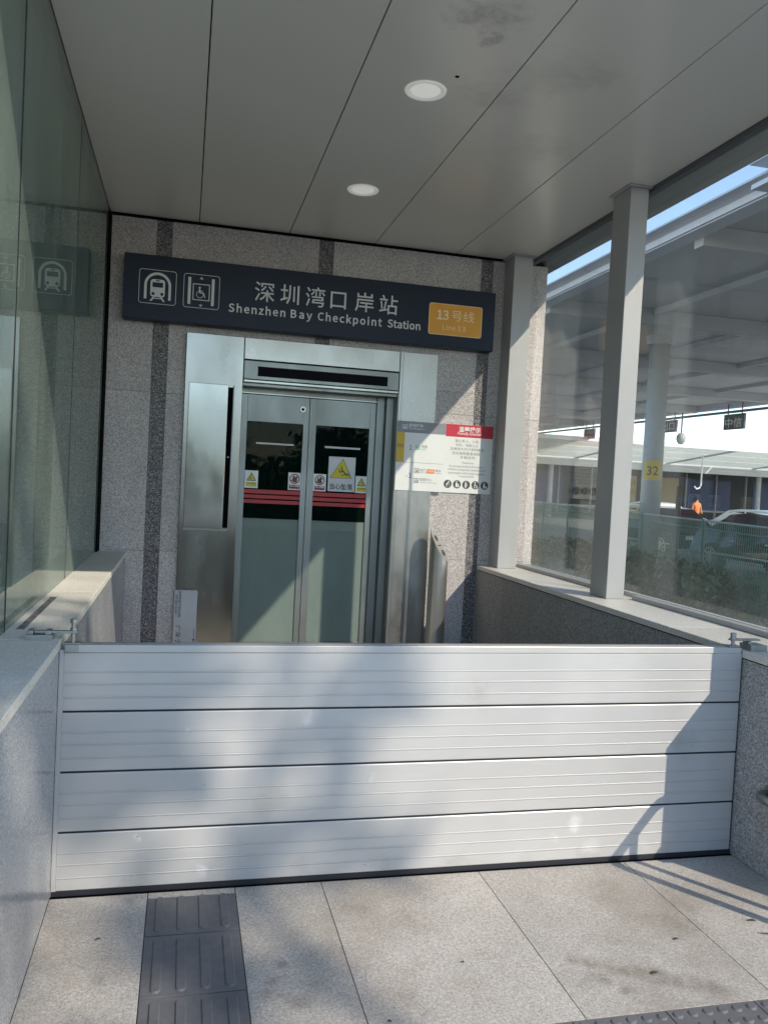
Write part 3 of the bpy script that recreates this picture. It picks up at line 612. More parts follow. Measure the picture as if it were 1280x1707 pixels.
# grey notice standing on end against the left jamb
n3 = thing("sideways_notice", "pale grey cardboard notice turned sideways, leaning on the lower left steel jamb", "notice", (.45, 3.28, 0))
MB().poly(rrect(.364, .531, .02, .644, .010, 3.284), (0, .004, 0)).build("notice_card", plain("pale_grey_card", (.48, .49, .51), .5), n3)
txt("notice_title", "深圳地铁电梯使用安全须知", .396, .638, .0215, 3.2830, M_text, n3, .015, rotz=-math.pi / 2, width=.200)
B("title_rule", M_text, n3, .3875, .3890, 3.2828, 3.2836, .44, .635)
txt("notice_subtitle", "乘客须知 安全第一", .372, .610, .0155, 3.2830, M_text, n3, .01, rotz=-math.pi / 2, width=.160)
txt("notice_words", "广深·港", .384, .378, .040, 3.2830, M_text, n3, .01, rotz=-math.pi / 2, width=.150)
MB().poly([(.503, 3.283, .276), (.529, 3.283, .276), (.516, 3.283, .248)], (0, .0008, 0)).box(.5135, .5185, 3.283, 3.2838, .276, .353).build("down_arrow", M_blueprint, n3)

# ------------------------------------------------------------------ call-button bollard
bt = thing("call_button_post", "round stainless steel call button post with slanted top right of the lift door", "post", (2.375, 3.14, 0))
mb = MB(); n = 40; cx, cy, r = 2.374, 3.150, .074
a = Vector((-.62, -.34, 0)); lo_, hi_ = [], []
nv = Vector((.66, -.50, 0)).normalized()
for k in range(n):
    t = 2 * math.pi * k / n; p = Vector((cx + r * math.cos(t), cy + r * math.sin(t), 0)); s_ = (p - Vector((cx, cy, 0))).dot(nv)
    lo_.append(mb.bm.verts.new((p.x, p.y, 0))); hi_.append(mb.bm.verts.new((p.x, p.y, 1.055 - s_ / r * .125)))
for k in range(n): mb.bm.faces.new((lo_[k], lo_[(k + 1) % n], hi_[(k + 1) % n], hi_[k]))
post = mb.build("post_tube", M_tube, bt, True)
tn = Vector((nv.x * .125 / r, nv.y * .125 / r, 1)).normalized(); u = tn.cross(Vector((-nv.y, nv.x, 0))).normalized(); v_ = Vector((-nv.y, nv.x, 0))
def onface(a_, b_, h=0): return Vector((cx, cy, 1.055)) + u * a_ + v_ * b_ + tn * h
L_ = math.hypot(r, .125)
def ellface(mb, ca, cb, ra, rb, h0, h1, n=28):
    lo = [mb.bm.verts.new(onface(ca + ra * math.cos(2 * math.pi * k / n), cb + rb * math.sin(2 * math.pi * k / n), h0)) for k in range(n)]
    hi = [mb.bm.verts.new(onface(ca + ra * math.cos(2 * math.pi * k / n), cb + rb * math.sin(2 * math.pi * k / n), h1)) for k in range(n)]
    for k in range(n): mb.bm.faces.new((lo[k], lo[(k + 1) % n], hi[(k + 1) % n], hi[k]))
    mb.bm.faces.new(hi); mb.bm.faces.new(lo); return mb
M_face = plain("satin_face_plate", (.46, .45, .43), .42, .5, .1, 30)
fp = ellface(MB(), 0, 0, L_ - .001, r - .001, -.004, .0015).build("face_plate", M_face, bt)
for ca in (-.065, .065): ellface(MB(), ca, 0, .026, .026, .0018, .006).build("call_button", M_inox, fp); ellface(MB(), ca, 0, .010, .010, .0062, .0072, 14).build("button_mark", M_dred if ca > 0 else M_text, fp)
MB().poly([onface(-.006, -.035, .0018), onface(-.006, .035, .0018), onface(.006, .035, .0018), onface(.006, -.035, .0018)], tn * .0005).build("button_caption", M_text, fp)

# ------------------------------------------------------------------ flood barrier
fb = thing("flood_barrier", "silver aluminium flood barrier of four ribbed boards closing the entrance", "flood barrier", (1.38, .02, 0))
tops = [.8760, .6600, .4430, .2260]; bots = [.6680, .4510, .2340, .0200]
x0, x1 = .018, 2.755
for k in range(4):
    zt, zb = tops[k], bots[k]; H = zt - zb
    ribs = [zt - H * f for f in (.335, .545, .775)]
    prof = [(.050, zb), (0.0, zb), ]
    pr_ = [(.0022, zb), (0.0, zb + .003)]
    for rz in sorted(ribs): pr_ += [(0, rz - .0045), (-.0020, rz - .0012), (-.0020, rz + .0004), (.0008, rz + .0022), (0, rz + .0048)]
    pr_ += [(0, zt - .003), (.0022, zt)]
    pts = [(x0, a_, b_) for a_, b_ in pr_] + [(x0, .050, zt), (x0, .050, zb)]
    MB().poly(pts, (x1 - x0, 0, 0)).build("barrier_board", M_alu, fb)
    if k < 3: B("joint_gasket", M_rubber, fb, x0, x1, .006, .046, tops[k + 1], zb)
B("bottom_seal", M_rubber, fb, .003, x1 + .006, -.001, .052, .001, .0195)
MB().box(.018, 2.640, -.004, .054, .8765, .9030, .002).build("top_rail", M_alu, fb)
MB().box(2.6405, 2.752, .000, .050, .8765, .9010, .002).build("rail_end", M_alu, fb)
MB().box(.001, .0175, .000, .060, .0, .885, .001).build("side_channel", M_alu, fb)
MB().box(2.7552, 2.7625, .004, .060, .0, .885, .001).build("side_channel", M_rubber, fb)
MB().box(.030, 2.70, .0405, .0410, .9031, .9040).build("rail_seam", M_rubber, fb)
# small rivets / dents on the boards
rv = MB()
for (a_, b_) in ((.52, .385), (.29, .205), (.275, .060), (1.14, .050), (.46, .585)):
    rv.cyl((a_, .001, b_), (a_, -.0022, b_), .0035, .002, 10)
rv.build("rivet", M_clamp, fb)
def clamp(side):
    zt = .92 if side < 0 else .89
    X = lambda d: (0 - d) if side < 0 else (W + d)            # d = distance outwards from the inner wall face
    def bx(mb, d0, d1, *r, **k): a_, b_ = sorted((X(d0), X(d1))); return mb.box(a_, b_, *r, **k)
    t = thing("barrier_clamp", "steel screw clamp holding the %s end of the flood barrier to the %s coping" % (("left", "shaded") if side < 0 else ("right", "sunlit")), "clamp", (X(.05), .02, zt), "screw clamps at the ends of the flood barrier")
    if side < 0: bx(bx(bx(MB(), .022, .112, -.010, .050, zt, zt + .018, bev=.002), .030, .050, .0, .05, zt + .018, zt + .032, bev=.002), .088, .108, .0, .05, zt + .018, zt + .032, bev=.002).build("hinge_block", M_clamp, t)
    else: bx(bx(MB(), .012, .092, -.03, .05, zt, zt + .026, bev=.002), .020, .040, .0, .04, zt + .026, zt + .036, bev=.002).build("hinge_block", M_clamp, t)
    bx(MB(), -.058, .086, .008, .034, zt + .0215 if side < 0 else zt + .038, zt + .0295 if side < 0 else zt + .046, bev=.002).build("clamp_arm", M_clamp, t)
    bxx = X(-.042); zb = .906
    MB().cyl((bxx, .021, zb), (bxx, .021, zt + .058), .0075, seg=14).build("screw", M_clamp, t)
    MB().cyl((bxx, .021, zt + .058), (bxx, .021, zt + .071), .0125, seg=6).build("screw_head", M_clamp, t)
    MB().cyl((bxx, .021, zt + .031 if side < 0 else zt + .047), (bxx, .021, zt + .039 if side < 0 else zt + .055), .013, seg=6).build("lock_nut", M_clamp, t)
    if side < 0: MB().box(bxx - .024, bxx + .022, -.010, .050, .878, .9042, .002).box(bxx - .030, bxx + .028, .0, .040, .9044, .9085, .001).build("pressure_pad", M_clamp, t)
    else: MB().box(bxx - .030, bxx + .024, .000, .040, .9032, .9085, .002).build("pressure_pad", M_clamp, t)
    return t
clamp(-1); clamp(1)

# ------------------------------------------------------------------ handrail at the right cheek wall
hr = thing("handrail", "stainless steel handrail with rounded end on the right cheek wall", "handrail", (2.70, -.5, 0))
pts = [(2.764, -.225, .350), (2.735, -.225, .350)] + [(2.690 + .045 * math.cos(t), -.27 + .045 * math.sin(t), .350) for t in [math.radians(90 + 15 * k) for k in range(7)]][::1]
pts = [(2.764, -.225, .350), (2.738, -.225, .350), (2.712, -.232, .350), (2.696, -.248, .350), (2.690, -.272, .350), (2.690, -.40, .350), (2.70, -.42, .35), (2.764, -.43, .35)]
MB().tube(pts, .019).build("lower_rail", M_inox, hr, True)
pts = [(2.764, -.405, .600), (2.738, -.405, .600), (2.712, -.412, .600), (2.696, -.428, .600), (2.690, -.452, .600), (2.690, -.70, .600), (2.690, -.725, .59), (2.69, -.735, .565), (2.69, -.735, .0)]
MB().tube(pts, .021).build("upper_rail", M_inox, hr, True)
MB().cyl((2.69, -.565, .0), (2.69, -.565, .585), .016).build("rail_post", M_inox, hr, True)
MB().cyl((2.7645, -.225, .350), (2.757, -.225, .350), .036).build("wall_flange", M_inox, hr)

# ------------------------------------------------------------------ litter on the floor
def scrap(name, label, cat, x, y, L, w, ang, mat, curl=.003, n=6):
    mb = MB(); top = []; bot = []
    for k in range(n + 1):
        f = k / n; ww = w * math.sin(math.pi * (.08 + .84 * f)) * .5; a_ = ang + .25 * math.sin(3 * f)
        px = x + (f - .5) * L * math.cos(a_); pyy = y + (f - .5) * L * math.sin(a_); z = .0015 + curl * math.sin(math.pi * f)
        top.append((px - ww * math.sin(a_), pyy + ww * math.cos(a_), z)); bot.append((px + ww * math.sin(a_), pyy - ww * math.cos(a_), z + curl * .3))
    mb.poly(top + bot[::-1], (0, 0, .0008)); return tag(mb.build(name, mat), label, cat)
M_dleaf = plain("dead_leaf_brown", (.05, .035, .022), .8, 0, .3, 60); M_twig = plain("twig_brown", (.10, .075, .05), .8)
scrap("twig", "thin curved twig with a pale end on the right floor slab", "twig", 2.47, -.60, .060, .006, -.55, M_twig)
scrap("dead_leaf", "small dark dead leaf nearest the handrail shadow stripes", "leaf", 2.478, -.51, .036, .012, -.3, M_dleaf)
scrap("dead_leaf", "small dark dead leaf just in front of the twig", "leaf", 2.43, -.71, .046, .012, .25, M_dleaf)
scrap("dead_leaf", "tiny dark dead leaf on the middle slab near its joint", "leaf", 1.335, -.60, .012, .008, .2, M_dleaf)
scrap("dead_leaf", "tiny dark dead leaf low on the second slab", "leaf", 1.03, -.845, .014, .008, -.8, M_dleaf)
scrap("dead_leaf", "dark dead leaf lying in the curved brown stain", "leaf", 1.93, -.75, .030, .014, .1, M_dleaf)
scrap("dead_leaf", "dark crumb of leaf right of the curved brown stain", "leaf", 2.12, -.58, .022, .012, .1, M_dleaf)
scrap("dead_leaf", "tiny dead leaf on the slab left of the tactile tiles", "leaf", .19, -.30, .020, .008, .3, M_dleaf)

# ================================================================== OUTSIDE
# neighbouring wall seen dimly through the left glass
nw = thing("side_wall", "grey granite clad wall just beyond the left glass screen", "wall", (-1.0, 1.5, 0))
for k in range(7):
    for j in range(4): MB().box(-.95, -.90, -2.4 + k * 1.2 + .003, -1.2 + k * 1.2 - .003, j * .9 + .003, j * .9 + .897).build("granite_panel", M_wall, nw)
B("wall_core", M_shaft, nw, -1.1, -.952, -2.4, 6.0, 0, 3.6)

# lawn between the station and the fence
def blades(name, n, area, hgt, label, cat=None, mat=M_grass, lean=.5, wid=.02, zfun=None):
    x = rng.uniform(area[0], area[1], n); y_ = rng.uniform(area[2], area[3], n); h = rng.uniform(hgt[0], hgt[1], n); a = rng.uniform(0, 2 * np.pi, n)
    z = np.zeros(n) if zfun is None else zfun(x, y_)
    dx, dy = np.cos(a) * wid, np.sin(a) * wid; lx, ly = rng.normal(0, lean, n) * h, rng.normal(0, lean, n) * h
    V = np.stack([np.stack([x - dx, y_ - dy, z], 1), np.stack([x + dx, y_ + dy, z], 1), np.stack([x + lx, y_ + ly, z + h], 1)], 1).reshape(-1, 3)
    me = bpy.data.meshes.new(name); me.from_pydata(V.tolist(), [], np.arange(3 * n).reshape(-1, 3).tolist())
    return link(name, me, mat)
def lawnz(x, y_): return -.10 + .10 * np.sin(x * .6) + .06 * np.sin(y_ * .9)
me = bpy.data.meshes.new("lawn"); nx, ny = 30, 60; X_, Y_ = np.meshgrid(np.linspace(3.32, 11.6, nx), np.linspace(-8, 26, ny)); Z_ = lawnz(X_, Y_)
V = np.stack([X_.ravel(), Y_.ravel(), Z_.ravel()], 1); F = [(j * nx + i, j * nx + i + 1, (j + 1) * nx + i + 1, (j + 1) * nx + i) for j in range(ny - 1) for i in range(nx - 1)]
me.from_pydata(V.tolist(), [], F); struct(link("lawn", me, M_grass))
gr = blades("grass", 60000, (3.34, 11.5, -2, 25), (.06, .20), "", zfun=lawnz, wid=.012); stuff(gr); tag(gr, "rough green grass covering the bank outside the right glass", "grass")
def foliage(cx, cy, cz, rx, ry, rz, n, size, lumps=14, seed=1):
    r2 = np.random.default_rng(seed); C = r2.normal(0, .5, (lumps, 3)); C /= np.maximum(1, np.linalg.norm(C, axis=1))[:, None]
    k = r2.integers(0, lumps, n); P = C[k] * .75 + r2.normal(0, .19, (n, 3)); P = P * np.array([rx, ry, rz]) + np.array([cx, cy, cz])
    A = r2.normal(0, 1, (n, 3)); A /= np.linalg.norm(A, axis=1)[:, None]; Bv = np.cross(A, r2.normal(0, 1, (n, 3))); Bv /= np.linalg.norm(Bv, axis=1)[:, None]
    s1 = (size * r2.uniform(.6, 1.3, n))[:, None]; Q = np.stack([P - A * s1, P + Bv * s1 * .45, P + A * s1, P - Bv * s1 * .45], 1).reshape(-1, 3); return Q
def leafmesh(name, Q, mat, parent):
    me = bpy.data.meshes.new(name); n = len(Q) // 4; me.from_pydata(Q.tolist(), [], np.arange(4 * n).reshape(-1, 4).tolist()); return link(name, me, mat, parent)
labels = ["low clipped shrub nearest the steel column outside the glass", "low clipped shrub in the middle of the row outside the glass", "low clipped shrub at the far left end of the row outside the glass", "low clipped shrub at the right end of the row outside the glass"]
for k, (sx, sy_) in enumerate(((8.6, 10.6), (9.2, 12.6), (9.6, 15.4), (8.0, 8.2))):
    t = thing("shrub", labels[k], "shrub", (sx, sy_, -.1), "low shrubs on the grass bank")
    leafmesh("foliage", foliage(sx, sy_, .15, 1.0, 1.3, .36, 3500, .07, 16, 30 + k), M_leaf, t)
    mb = MB()
    for q in range(5): mb.cyl((sx, sy_, -.1), (sx + random.uniform(-.5, .5), sy_ + random.uniform(-.7, .7), .25), .02, .008, 6)
    mb.build("stem", M_bark, t)

# green mesh fence behind the lawn
fp0, fp1 = Vector((11.2, 22.0, 0)), Vector((7.3, 3.0, 0)); fdir = (fp1 - fp0).normalized(); flen = (fp1 - fp0).length
ft = thing("mesh_fence", "low green wire mesh fence with a pale top rail along the grass bank", "fence", tuple(fp0))
npost = 8
for k in range(npost):
    p = fp0 + fdir * flen * k / (npost - 1); MB().cyl((p.x, p.y, -.1), (p.x, p.y, 1.22), .030, seg=10).build("fence_post", M_fence, ft)
MB().tube([fp0 + Vector((0, 0, 1.19)), fp1 + Vector((0, 0, 1.19))], .017, 8).build("top_rail", plain("pale_rail_paint", (.20, .27, .25), .5, .1), ft)
MB().tube([fp0 + Vector((0, 0, 1.06)), fp1 + Vector((0, 0, 1.06))], .012, 6).build("middle_rail", M_fence, ft)
mb = MB(); nb = 300
for k in range(nb):
    p = fp0 + fdir * flen * k / (nb - 1); mb.box(p.x - .0045, p.x + .0045, p.y - .0045, p.y + .0045, .0, 1.17)
for z in (.15, .4, .65, .9): mb.tube([fp0 + Vector((0, 0, z)), fp1 + Vector((0, 0, z))], .004, 4)
stuff(mb.build("mesh_wire", M_fence, ft))
tag(MB().cyl((12.0, 14.6, -.16), (12.0, 14.6, 1.75), .07, .06, 12).sph((12.0, 14.6, 1.76), .065).build("bollard_post", M_tyre), "tall dark slim post behind the fence beside the black car", "post")

# cars
def car(name, label, loc, L, Wd, H, mat, prof, glassprof, wheels, ang=0):
    t = thing(name, label, "car", loc, "cars parked beyond the fence"); x, y_, z = loc       # car runs along y, side facing -x
    P = [(x - Wd / 2, y_ + a * L, z + b * H) for a, b in prof]; mb = MB().poly(P, (Wd, 0, 0))
    for v in mb.bm.verts:
        if v.co.z > z + H * .62: v.co.x = x + (v.co.x - x) * .80
    bmesh.ops.bevel(mb.bm, geom=mb.bm.edges[:], offset=.035, segments=2, affect='EDGES'); body = mb.build("body", mat, t)
    for gpz in glassprof:
        for sgn in (-1, 1):
            mb = MB(); vs = []
            for a, b in gpz: vs.append(mb.bm.verts.new((x + sgn * (Wd / 2 * (1.0 if b < .63 else .80) + .006), y_ + a * L, z + b * H)))
            mb.bm.faces.new(vs); r_ = bmesh.ops.extrude_face_region(mb.bm, geom=mb.bm.faces[:])
            for e in r_['geom']:
                if isinstance(e, bmesh.types.BMVert): e.co.x += -sgn * .01
            mb.build("side_window", M_carg, t)
    for a in wheels:
        for sgn in (-1, 1):
            c = Vector((x + sgn * (Wd / 2 - .10), y_ + a * L, z + .34)); w_ = MB().cyl(c - Vector((.11, 0, 0)), c + Vector((.11, 0, 0)), .34, seg=28).build("wheel", M_tyre, t)
            rm = MB().cyl(c + Vector((sgn * .105, 0, 0)), c + Vector((sgn * .118, 0, 0)), .06, seg=16)
            ringv = 24
            for q in range(10):
                tt = 2 * math.pi * q / 10; d_ = Vector((0, math.cos(tt), math.sin(tt))); pz = Vector((0, -math.sin(tt), math.cos(tt)))
                p0 = c + Vector((sgn * .108, 0, 0)); rm.poly([p0 + d_ * .05 + pz * .014, p0 + d_ * .225 + pz * .02, p0 + d_ * .225 - pz * .02, p0 + d_ * .05 - pz * .014], (sgn * .008, 0, 0))
            for q in range(ringv):
                t0, t1 = 2 * math.pi * q / ringv, 2 * math.pi * (q + 1) / ringv; f_ = lambda r_, t_: c + Vector((sgn * .108, r_ * math.cos(t_), r_ * math.sin(t_)))
                rm.poly([f_(.215, t0), f_(.215, t1), f_(.245, t1), f_(.245, t0)], (sgn * .012, 0, 0))
            rm.build("rim", M_rim, w_)
    for yy in (-.5, .5): MB().box(x - Wd * .42, x - Wd * .28, y_ + yy * L - .02, y_ + yy * L + .02, z + H * .42, z + H * .50, .01).box(x + Wd * .28, x + Wd * .42, y_ + yy * L - .02, y_ + yy * L + .02, z + H * .42, z + H * .50, .01).build("lamp", M_rim if yy < 0 else M_dred, t)
    MB().box(x - Wd / 2 - .012, x - Wd / 2, y_ - L * .40, y_ + L * .40, z + H * .30, z + H * .325).build("side_trim", M_rim, t)
    for a in (-.12, .13): MB().box(x - Wd / 2 - .02, x - Wd / 2, y_ + a * L, y_ + a * L + .18, z + H * .53, z + H * .55, .004).build("door_handle", M_rim, t)
    return t
sed = [(-.5, .25), (-.5, .55), (-.44, .62), (-.26, .66), (-.10, .97), (.08, 1.0), (.24, .95), (.38, .68), (.5, .62), (.5, .25)]
sedg = [[(-.22, .675), (-.09, .93), (.02, .945), (.02, .675)], [(.04, .675), (.04, .945), (.20, .92), (.33, .69)]]
car("parked_car", "black car parked behind the fence, nearest the glass screen", (13.4, 12.4, -.16), 4.8, 1.9, 1.44, M_car, sed, sedg, (-.31, .31))
car("parked_car", "black car parked behind the fence, farther left beside the numbered column", (14.0, 18.4, -.16), 4.7, 1.85, 1.42, M_car, sed, sedg, (-.31, .31))
car("white_car", "white saloon car standing under the far canopy behind the black cars", (19.6, 21.0, -.16), 4.7, 1.8, 1.42, M_carw, sed, sedg, (-.31, .31))
car("white_car", "white saloon car at the left, mostly hidden by the numbered column", (20.2, 28.5, -.16), 4.7, 1.8, 1.46, M_carw, sed, sedg, (-.31, .31))

# scooter
def scooter(x, y_, label):
    t = thing("motor_scooter", label, "scooter", (x, y_, -.16)); z = -.16
    for dy in (-.62, .62): w_ = MB().cyl((x - .05, y_ + dy, z + .25), (x + .05, y_ + dy, z + .25), .25, seg=20).build("wheel", M_tyre, t)
    MB().poly([(x - .14, y_ + a, z + b) for a, b in ((.30, .30), (.75, .55), (.80, .78), (.10, .80), (-.10, .38), (-.42, .30), (-.52, .95), (-.62, .98), (-.60, .30), (-.40, .20), (.20, .20))], (.28, 0, 0)).build("body", M_carw, t)
    MB().box(x - .13, x + .13, y_ + .10, y_ + .78, z + .80, z + .88, .03).build("seat", M_tyre, t)
    MB().tube([(x - .33, y_ - .48, z + 1.05), (x, y_ - .58, z + 1.02), (x + .33, y_ - .48, z + 1.05)], .018, 8).build("handlebar", M_tyre, t)
    MB().sph((x, y_ - .68, z + .88), .11, (1, .6, 1)).build("headlight", M_rim, t)
scooter(17.2, 16.2, "white motor scooter parked to the right of the white car")
# person in orange vest
def person(x, y_, z, label, mat):
    t = thing("person", label, "person", (x, y_, z))
    me = bpy.data.meshes.new("body"); J = [(0, 0, .95), (0, 0, 1.15), (0, 0, 1.40), (0, 0, 1.52), (0, -.01, 1.66), (-.10, 0, .92), (-.12, -.03, .50), (-.13, .02, .06), (-.13, -.12, .03), (.10, 0, .92), (.12, .03, .50), (.14, .06, .06), (.14, -.08, .03), (-.19, 0, 1.42), (-.27, -.02, 1.14), (-.24, -.20, .98), (.19, 0, 1.42), (.27, .02, 1.14), (.27, -.10, .90)]
    Ed = [(0, 1), (1, 2), (2, 3), (3, 4), (0, 5), (5, 6), (6, 7), (7, 8), (0, 9), (9, 10), (10, 11), (11, 12), (2, 13), (13, 14), (14, 15), (2, 16), (16, 17), (17, 18)]
    R_ = [.14, .14, .15, .055, .105, .09, .065, .045, .04, .09, .065, .045, .04, .065, .045, .035, .065, .045, .035]
    me.from_pydata(J, Ed, []); o = bpy.data.objects.new("body", me); COL.objects.link(o); sk = o.modifiers.new("s", 'SKIN'); me.skin_vertices.new() if not me.skin_vertices else None
    for i, rr in enumerate(R_): me.skin_vertices[0].data[i].radius = (rr, rr)
    me.skin_vertices[0].data[0].use_root = True; o.modifiers.new("u", 'SUBSURF').levels = 1
    dg = bpy.context.evaluated_depsgraph_get(); m2 = bpy.data.meshes.new_from_object(o.evaluated_get(dg)); bpy.data.objects.remove(o)
    m2.materials.clear()
    for v in m2.vertices: v.co += Vector((x, y_, z))
    b = link("body", m2, mat, t, True); b.data.materials.append(M_trous); b.data.materials.append(M_skin)
    for p in b.data.polygons:
        zc = sum((m2.vertices[i].co.z for i in p.vertices)) / len(p.vertices) + WL[b.name].z - z
        p.material_index = 2 if zc > 1.50 else (1 if zc < .92 else 0)
    MB().sph((x, y_ + .02, z + 1.70), .115, (1, 1.05, .85)).build("hair", M_tyre, t, True)
person(26.5, 35.0, -.16, "person in an orange vest standing under the far canopy", M_cloth)
person(21.6, 32.0, -.16, "person in a dark purple top standing left of the one in orange", plain("purple_cloth", (.12, .04, .10), .8))

# near bus canopy over the road
x0c, x1c, zc_ = 7.5, 22.8, 5.5
bc = thing("bus_canopy", "wide grey steel road canopy with a silver edge gutter outside the right glass", "canopy", (15, 20, 0))
B("soffit", M_canopy, bc, x0c + .06, x1c, -14, 70, zc_ + .18, zc_ + .26)
MB().poly([(x0c, -14, zc_), (x0c + .03, -14, zc_), (x0c + .03, -14, zc_ + .17), (x0c - .20, -14, zc_ + .18), (x0c - .22, -14, zc_ + .14), (x0c, -14, zc_ + .10)], (0, 84, 0)).build("edge_gutter", M_fascia, bc)
B("edge_beam", M_fascia, bc, x0c + .04, x0c + .34, -14, 70, zc_ - .02, zc_ + .16)
B("far_beam", M_fascia, bc, x1c - .2, x1c + .1, -14, 70, zc_ - .06, zc_ + .17)
for k in range(14):
    yy = -8 + k * 5.4
    MB().box(x0c + .35, x1c - .25, yy - .12, yy + .12, zc_ - .14, zc_ + .175, .01).build("cross_beam", M_canopy, bc)
for xx in (10.4, 13.5, 16.6, 19.7): B("purlin", M_canopy, bc, xx - .06, xx + .06, -14, 70, zc_ + .05, zc_ + .178)
MB().box(x1c - .04, x1c + .04, -14, 70, 5.24, 5.34).build("sign_rail", M_dsteelp, bc)
# end bracket at the near edge
MB().poly([(7.15, 6.1, 5.44), (7.75, 6.1, 5.44), (7.75, 6.1, 5.50), (7.50, 6.1, 5.50), (7.50, 6.1, 5.74), (7.90, 6.1, 5.74), (7.90, 6.1, 5.80), (7.10, 6.1, 5.80), (7.10, 6.1, 5.74), (7.42, 6.1, 5.74), (7.42, 6.1, 5.50), (7.15, 6.1, 5.50)], (0, -3.2, 0)).build("edge_bracket", M_fascia, bc)
# columns of the canopy
for k, (cyy, lb) in enumerate(((14.7, "thick pale round column wearing the yellow number plate"), (24.5, "thick pale round column, second along the road canopy, without plate in view"), (4.0, "thick pale round column of the road canopy nearest the viewer"))):
    t = thing("canopy_column", lb, "column", (11.3, cyy, -.16), "columns of the road canopy")
    MB().cyl((11.3, cyy, -.16), (11.3, cyy, zc_ - .14), .24, seg=28).build("shaft", M_farcol, t, True)
    MB().cyl((11.3, cyy, zc_ - .35), (11.3, cyy, zc_ - .142), .30, .34, seg=28).build("capital", M_farcol, t)
pl = thing("number_plate", "yellow plate numbered 32 wrapped on the pale round canopy column", "sign", (11.0, 14.5, 1.9))
cc = Vector((11.3, 14.7, 0)); view = Vector((.4, -3.04, 0)) - cc; ang0 = math.atan2(view.y, view.x)
mb = MB()
for k in range(10):
    a0 = ang0 - .85 + .17 * k; a1 = a0 + .17
    mb.poly([(cc.x + r_ * math.cos(t_), cc.y + r_ * math.sin(t_), 1.92) for r_, t_ in ((.243, a0), (.243, a1), (.250, a1), (.250, a0))], (0, 0, .46))
mb.build("plate", M_mustard, pl)
# numerals placed on the plate
cu = bpy.data.curves.new("numerals", 'FONT'); cu.body = "32"; cu.size = .30; cu.resolution_u = 4; cu.offset = .003
to = bpy.data.objects.new("n", cu); COL.objects.link(to); me = bpy.data.meshes.new_from_object(to.evaluated_get(bpy.context.evaluated_depsgraph_get())); bpy.data.objects.remove(to); me.materials.clear()
bm_ = bmesh.new(); bm_.from_mesh(me); bmesh.ops.subdivide_edges(bm_, edges=bm_.edges[:], cuts=2); wmid = max(v.co.x for v in bm_.verts) / 2
for v in bm_.verts:
    an = ang0 + (v.co.x - wmid) / .255; v.co = Vector((cc.x + .2535 * math.cos(an), cc.y + .2535 * math.sin(an), 2.04 + v.co.y))
bm_.to_mesh(me); bm_.free(); link("numerals", me, M_text, pl)

# hanging signs under the far edge of the canopy
def hang(y0, y1, z0, z1, chars, label):
    x = x1c - .30
    t = thing("hanging_sign", label, "sign", (x, (y0 + y1) / 2, z0), "dark signs hanging under the road canopy")
    MB().box(x - .05, x + .05, y0, y1, z0, z1, .01).build("sign_box", M_hangsign, t)
    for yy in (y0 + .2, y1 - .2): MB().cyl((x, yy, z1), (x, yy, zc_ + .1), .025, seg=8).build("hanger", M_dsteelp, t)
    if chars: txt("sign_text", chars, y1 - .10, z0 + .12, .42, x - .052, M_white, t, .01, plane='X', width=(y1 - y0) - .22)
hang(26.3, 27.6, 4.50, 5.14, "中信", "dark hanging sign lettered in two white characters, rightmost under the canopy")
hang(31.1, 32.3, 4.60, 5.16, "出口", "dark hanging sign between the two round hanging lamps")
hang(39.0, 40.2, 4.60, 5.16, "", "dark hanging sign seen between the wall and the steel column")
for yy, lb in ((32.75, "round lamp on a thin stem left of the middle hanging sign"), (30.7, "round lamp on a thin stem right of the middle hanging sign")):
    x = x1c - .3; t = thing("hanging_lamp", lb, "lamp", (x, yy, 4.1), "round lamps hanging under the canopy")
    MB().cyl((x, yy, 4.45), (x, yy, zc_ + .1), .035, seg=8).build("stem", M_dsteelp, t)
    MB().sph((x, yy, 4.27), .24, (.9, .9, 1.15)).build("globe", M_farcol, t, True)

# far station hall under a translucent canopy
fh = thing("far_station_hall", "far open station hall with translucent sloping canopy panels and dark interior", "building", (35, 48, -.16))
MB().box(10, 80, 60, 60.5, -.16, 6).build("wall", M_farw, fh)
for k in range(14):
    for j in range(3):
        xa = 12 + k * 3.4; ya = 40 + j * 2.3
        MB().poly([(xa + .08, ya + .07, 4.55 - j * .23), (xa + 3.32, ya + .07, 4.55 - j * .23), (xa + 3.32, ya + 2.23, 4.33 - j * .23), (xa + .08, ya + 2.23, 4.33 - j * .23)], (0, 0, .04)).build("roof_sheet", M_trans, fh)
for k in range(8): MB().poly([(12 + k * 6.8 - .10, 39.8, 4.50), (12 + k * 6.8 + .10, 39.8, 4.50), (12 + k * 6.8 + .10, 47.2, 3.80), (12 + k * 6.8 - .10, 47.2, 3.80)], (0, 0, .22)).build("rafter", M_canopy, fh)
B("front_gutter", M_carw, fh, 10, 62, 39.7, 39.95, 4.48, 4.72)
B("hall_roof", M_roof, fh, 10, 80, 47.2, 60, 3.75, 4.0); B("hall_beam", M_canopy, fh, 10, 80, 47.0, 47.2, 3.3, 4.0)
for k in range(6): MB().cyl((16 + k * 8, 47.6, -.16), (16 + k * 8, 47.6, 3.75), .18, seg=14).build("hall_column", M_farcol, fh)
for (a_, b_, mt_) in ((30, 33, M_yban), (33.8, 36.5, M_yban), (37, 41, M_bban), (24, 27, M_bban), (43, 46, M_bban)): B("banner", mt_, fh, a_, b_, 52.0, 52.1, .7, 3.0)
B("ceiling_strip", plain("pale_strip_paint", (.45, .55, .48), .5), fh, 41, 48, 46.0, 46.3, 1.9, 2.2)
for k in range(9): B("window_mullion", M_farcol, fh, 24 + k * 2.6, 24.08 + k * 2.6, 51.8, 51.98, -.1, 3.4)
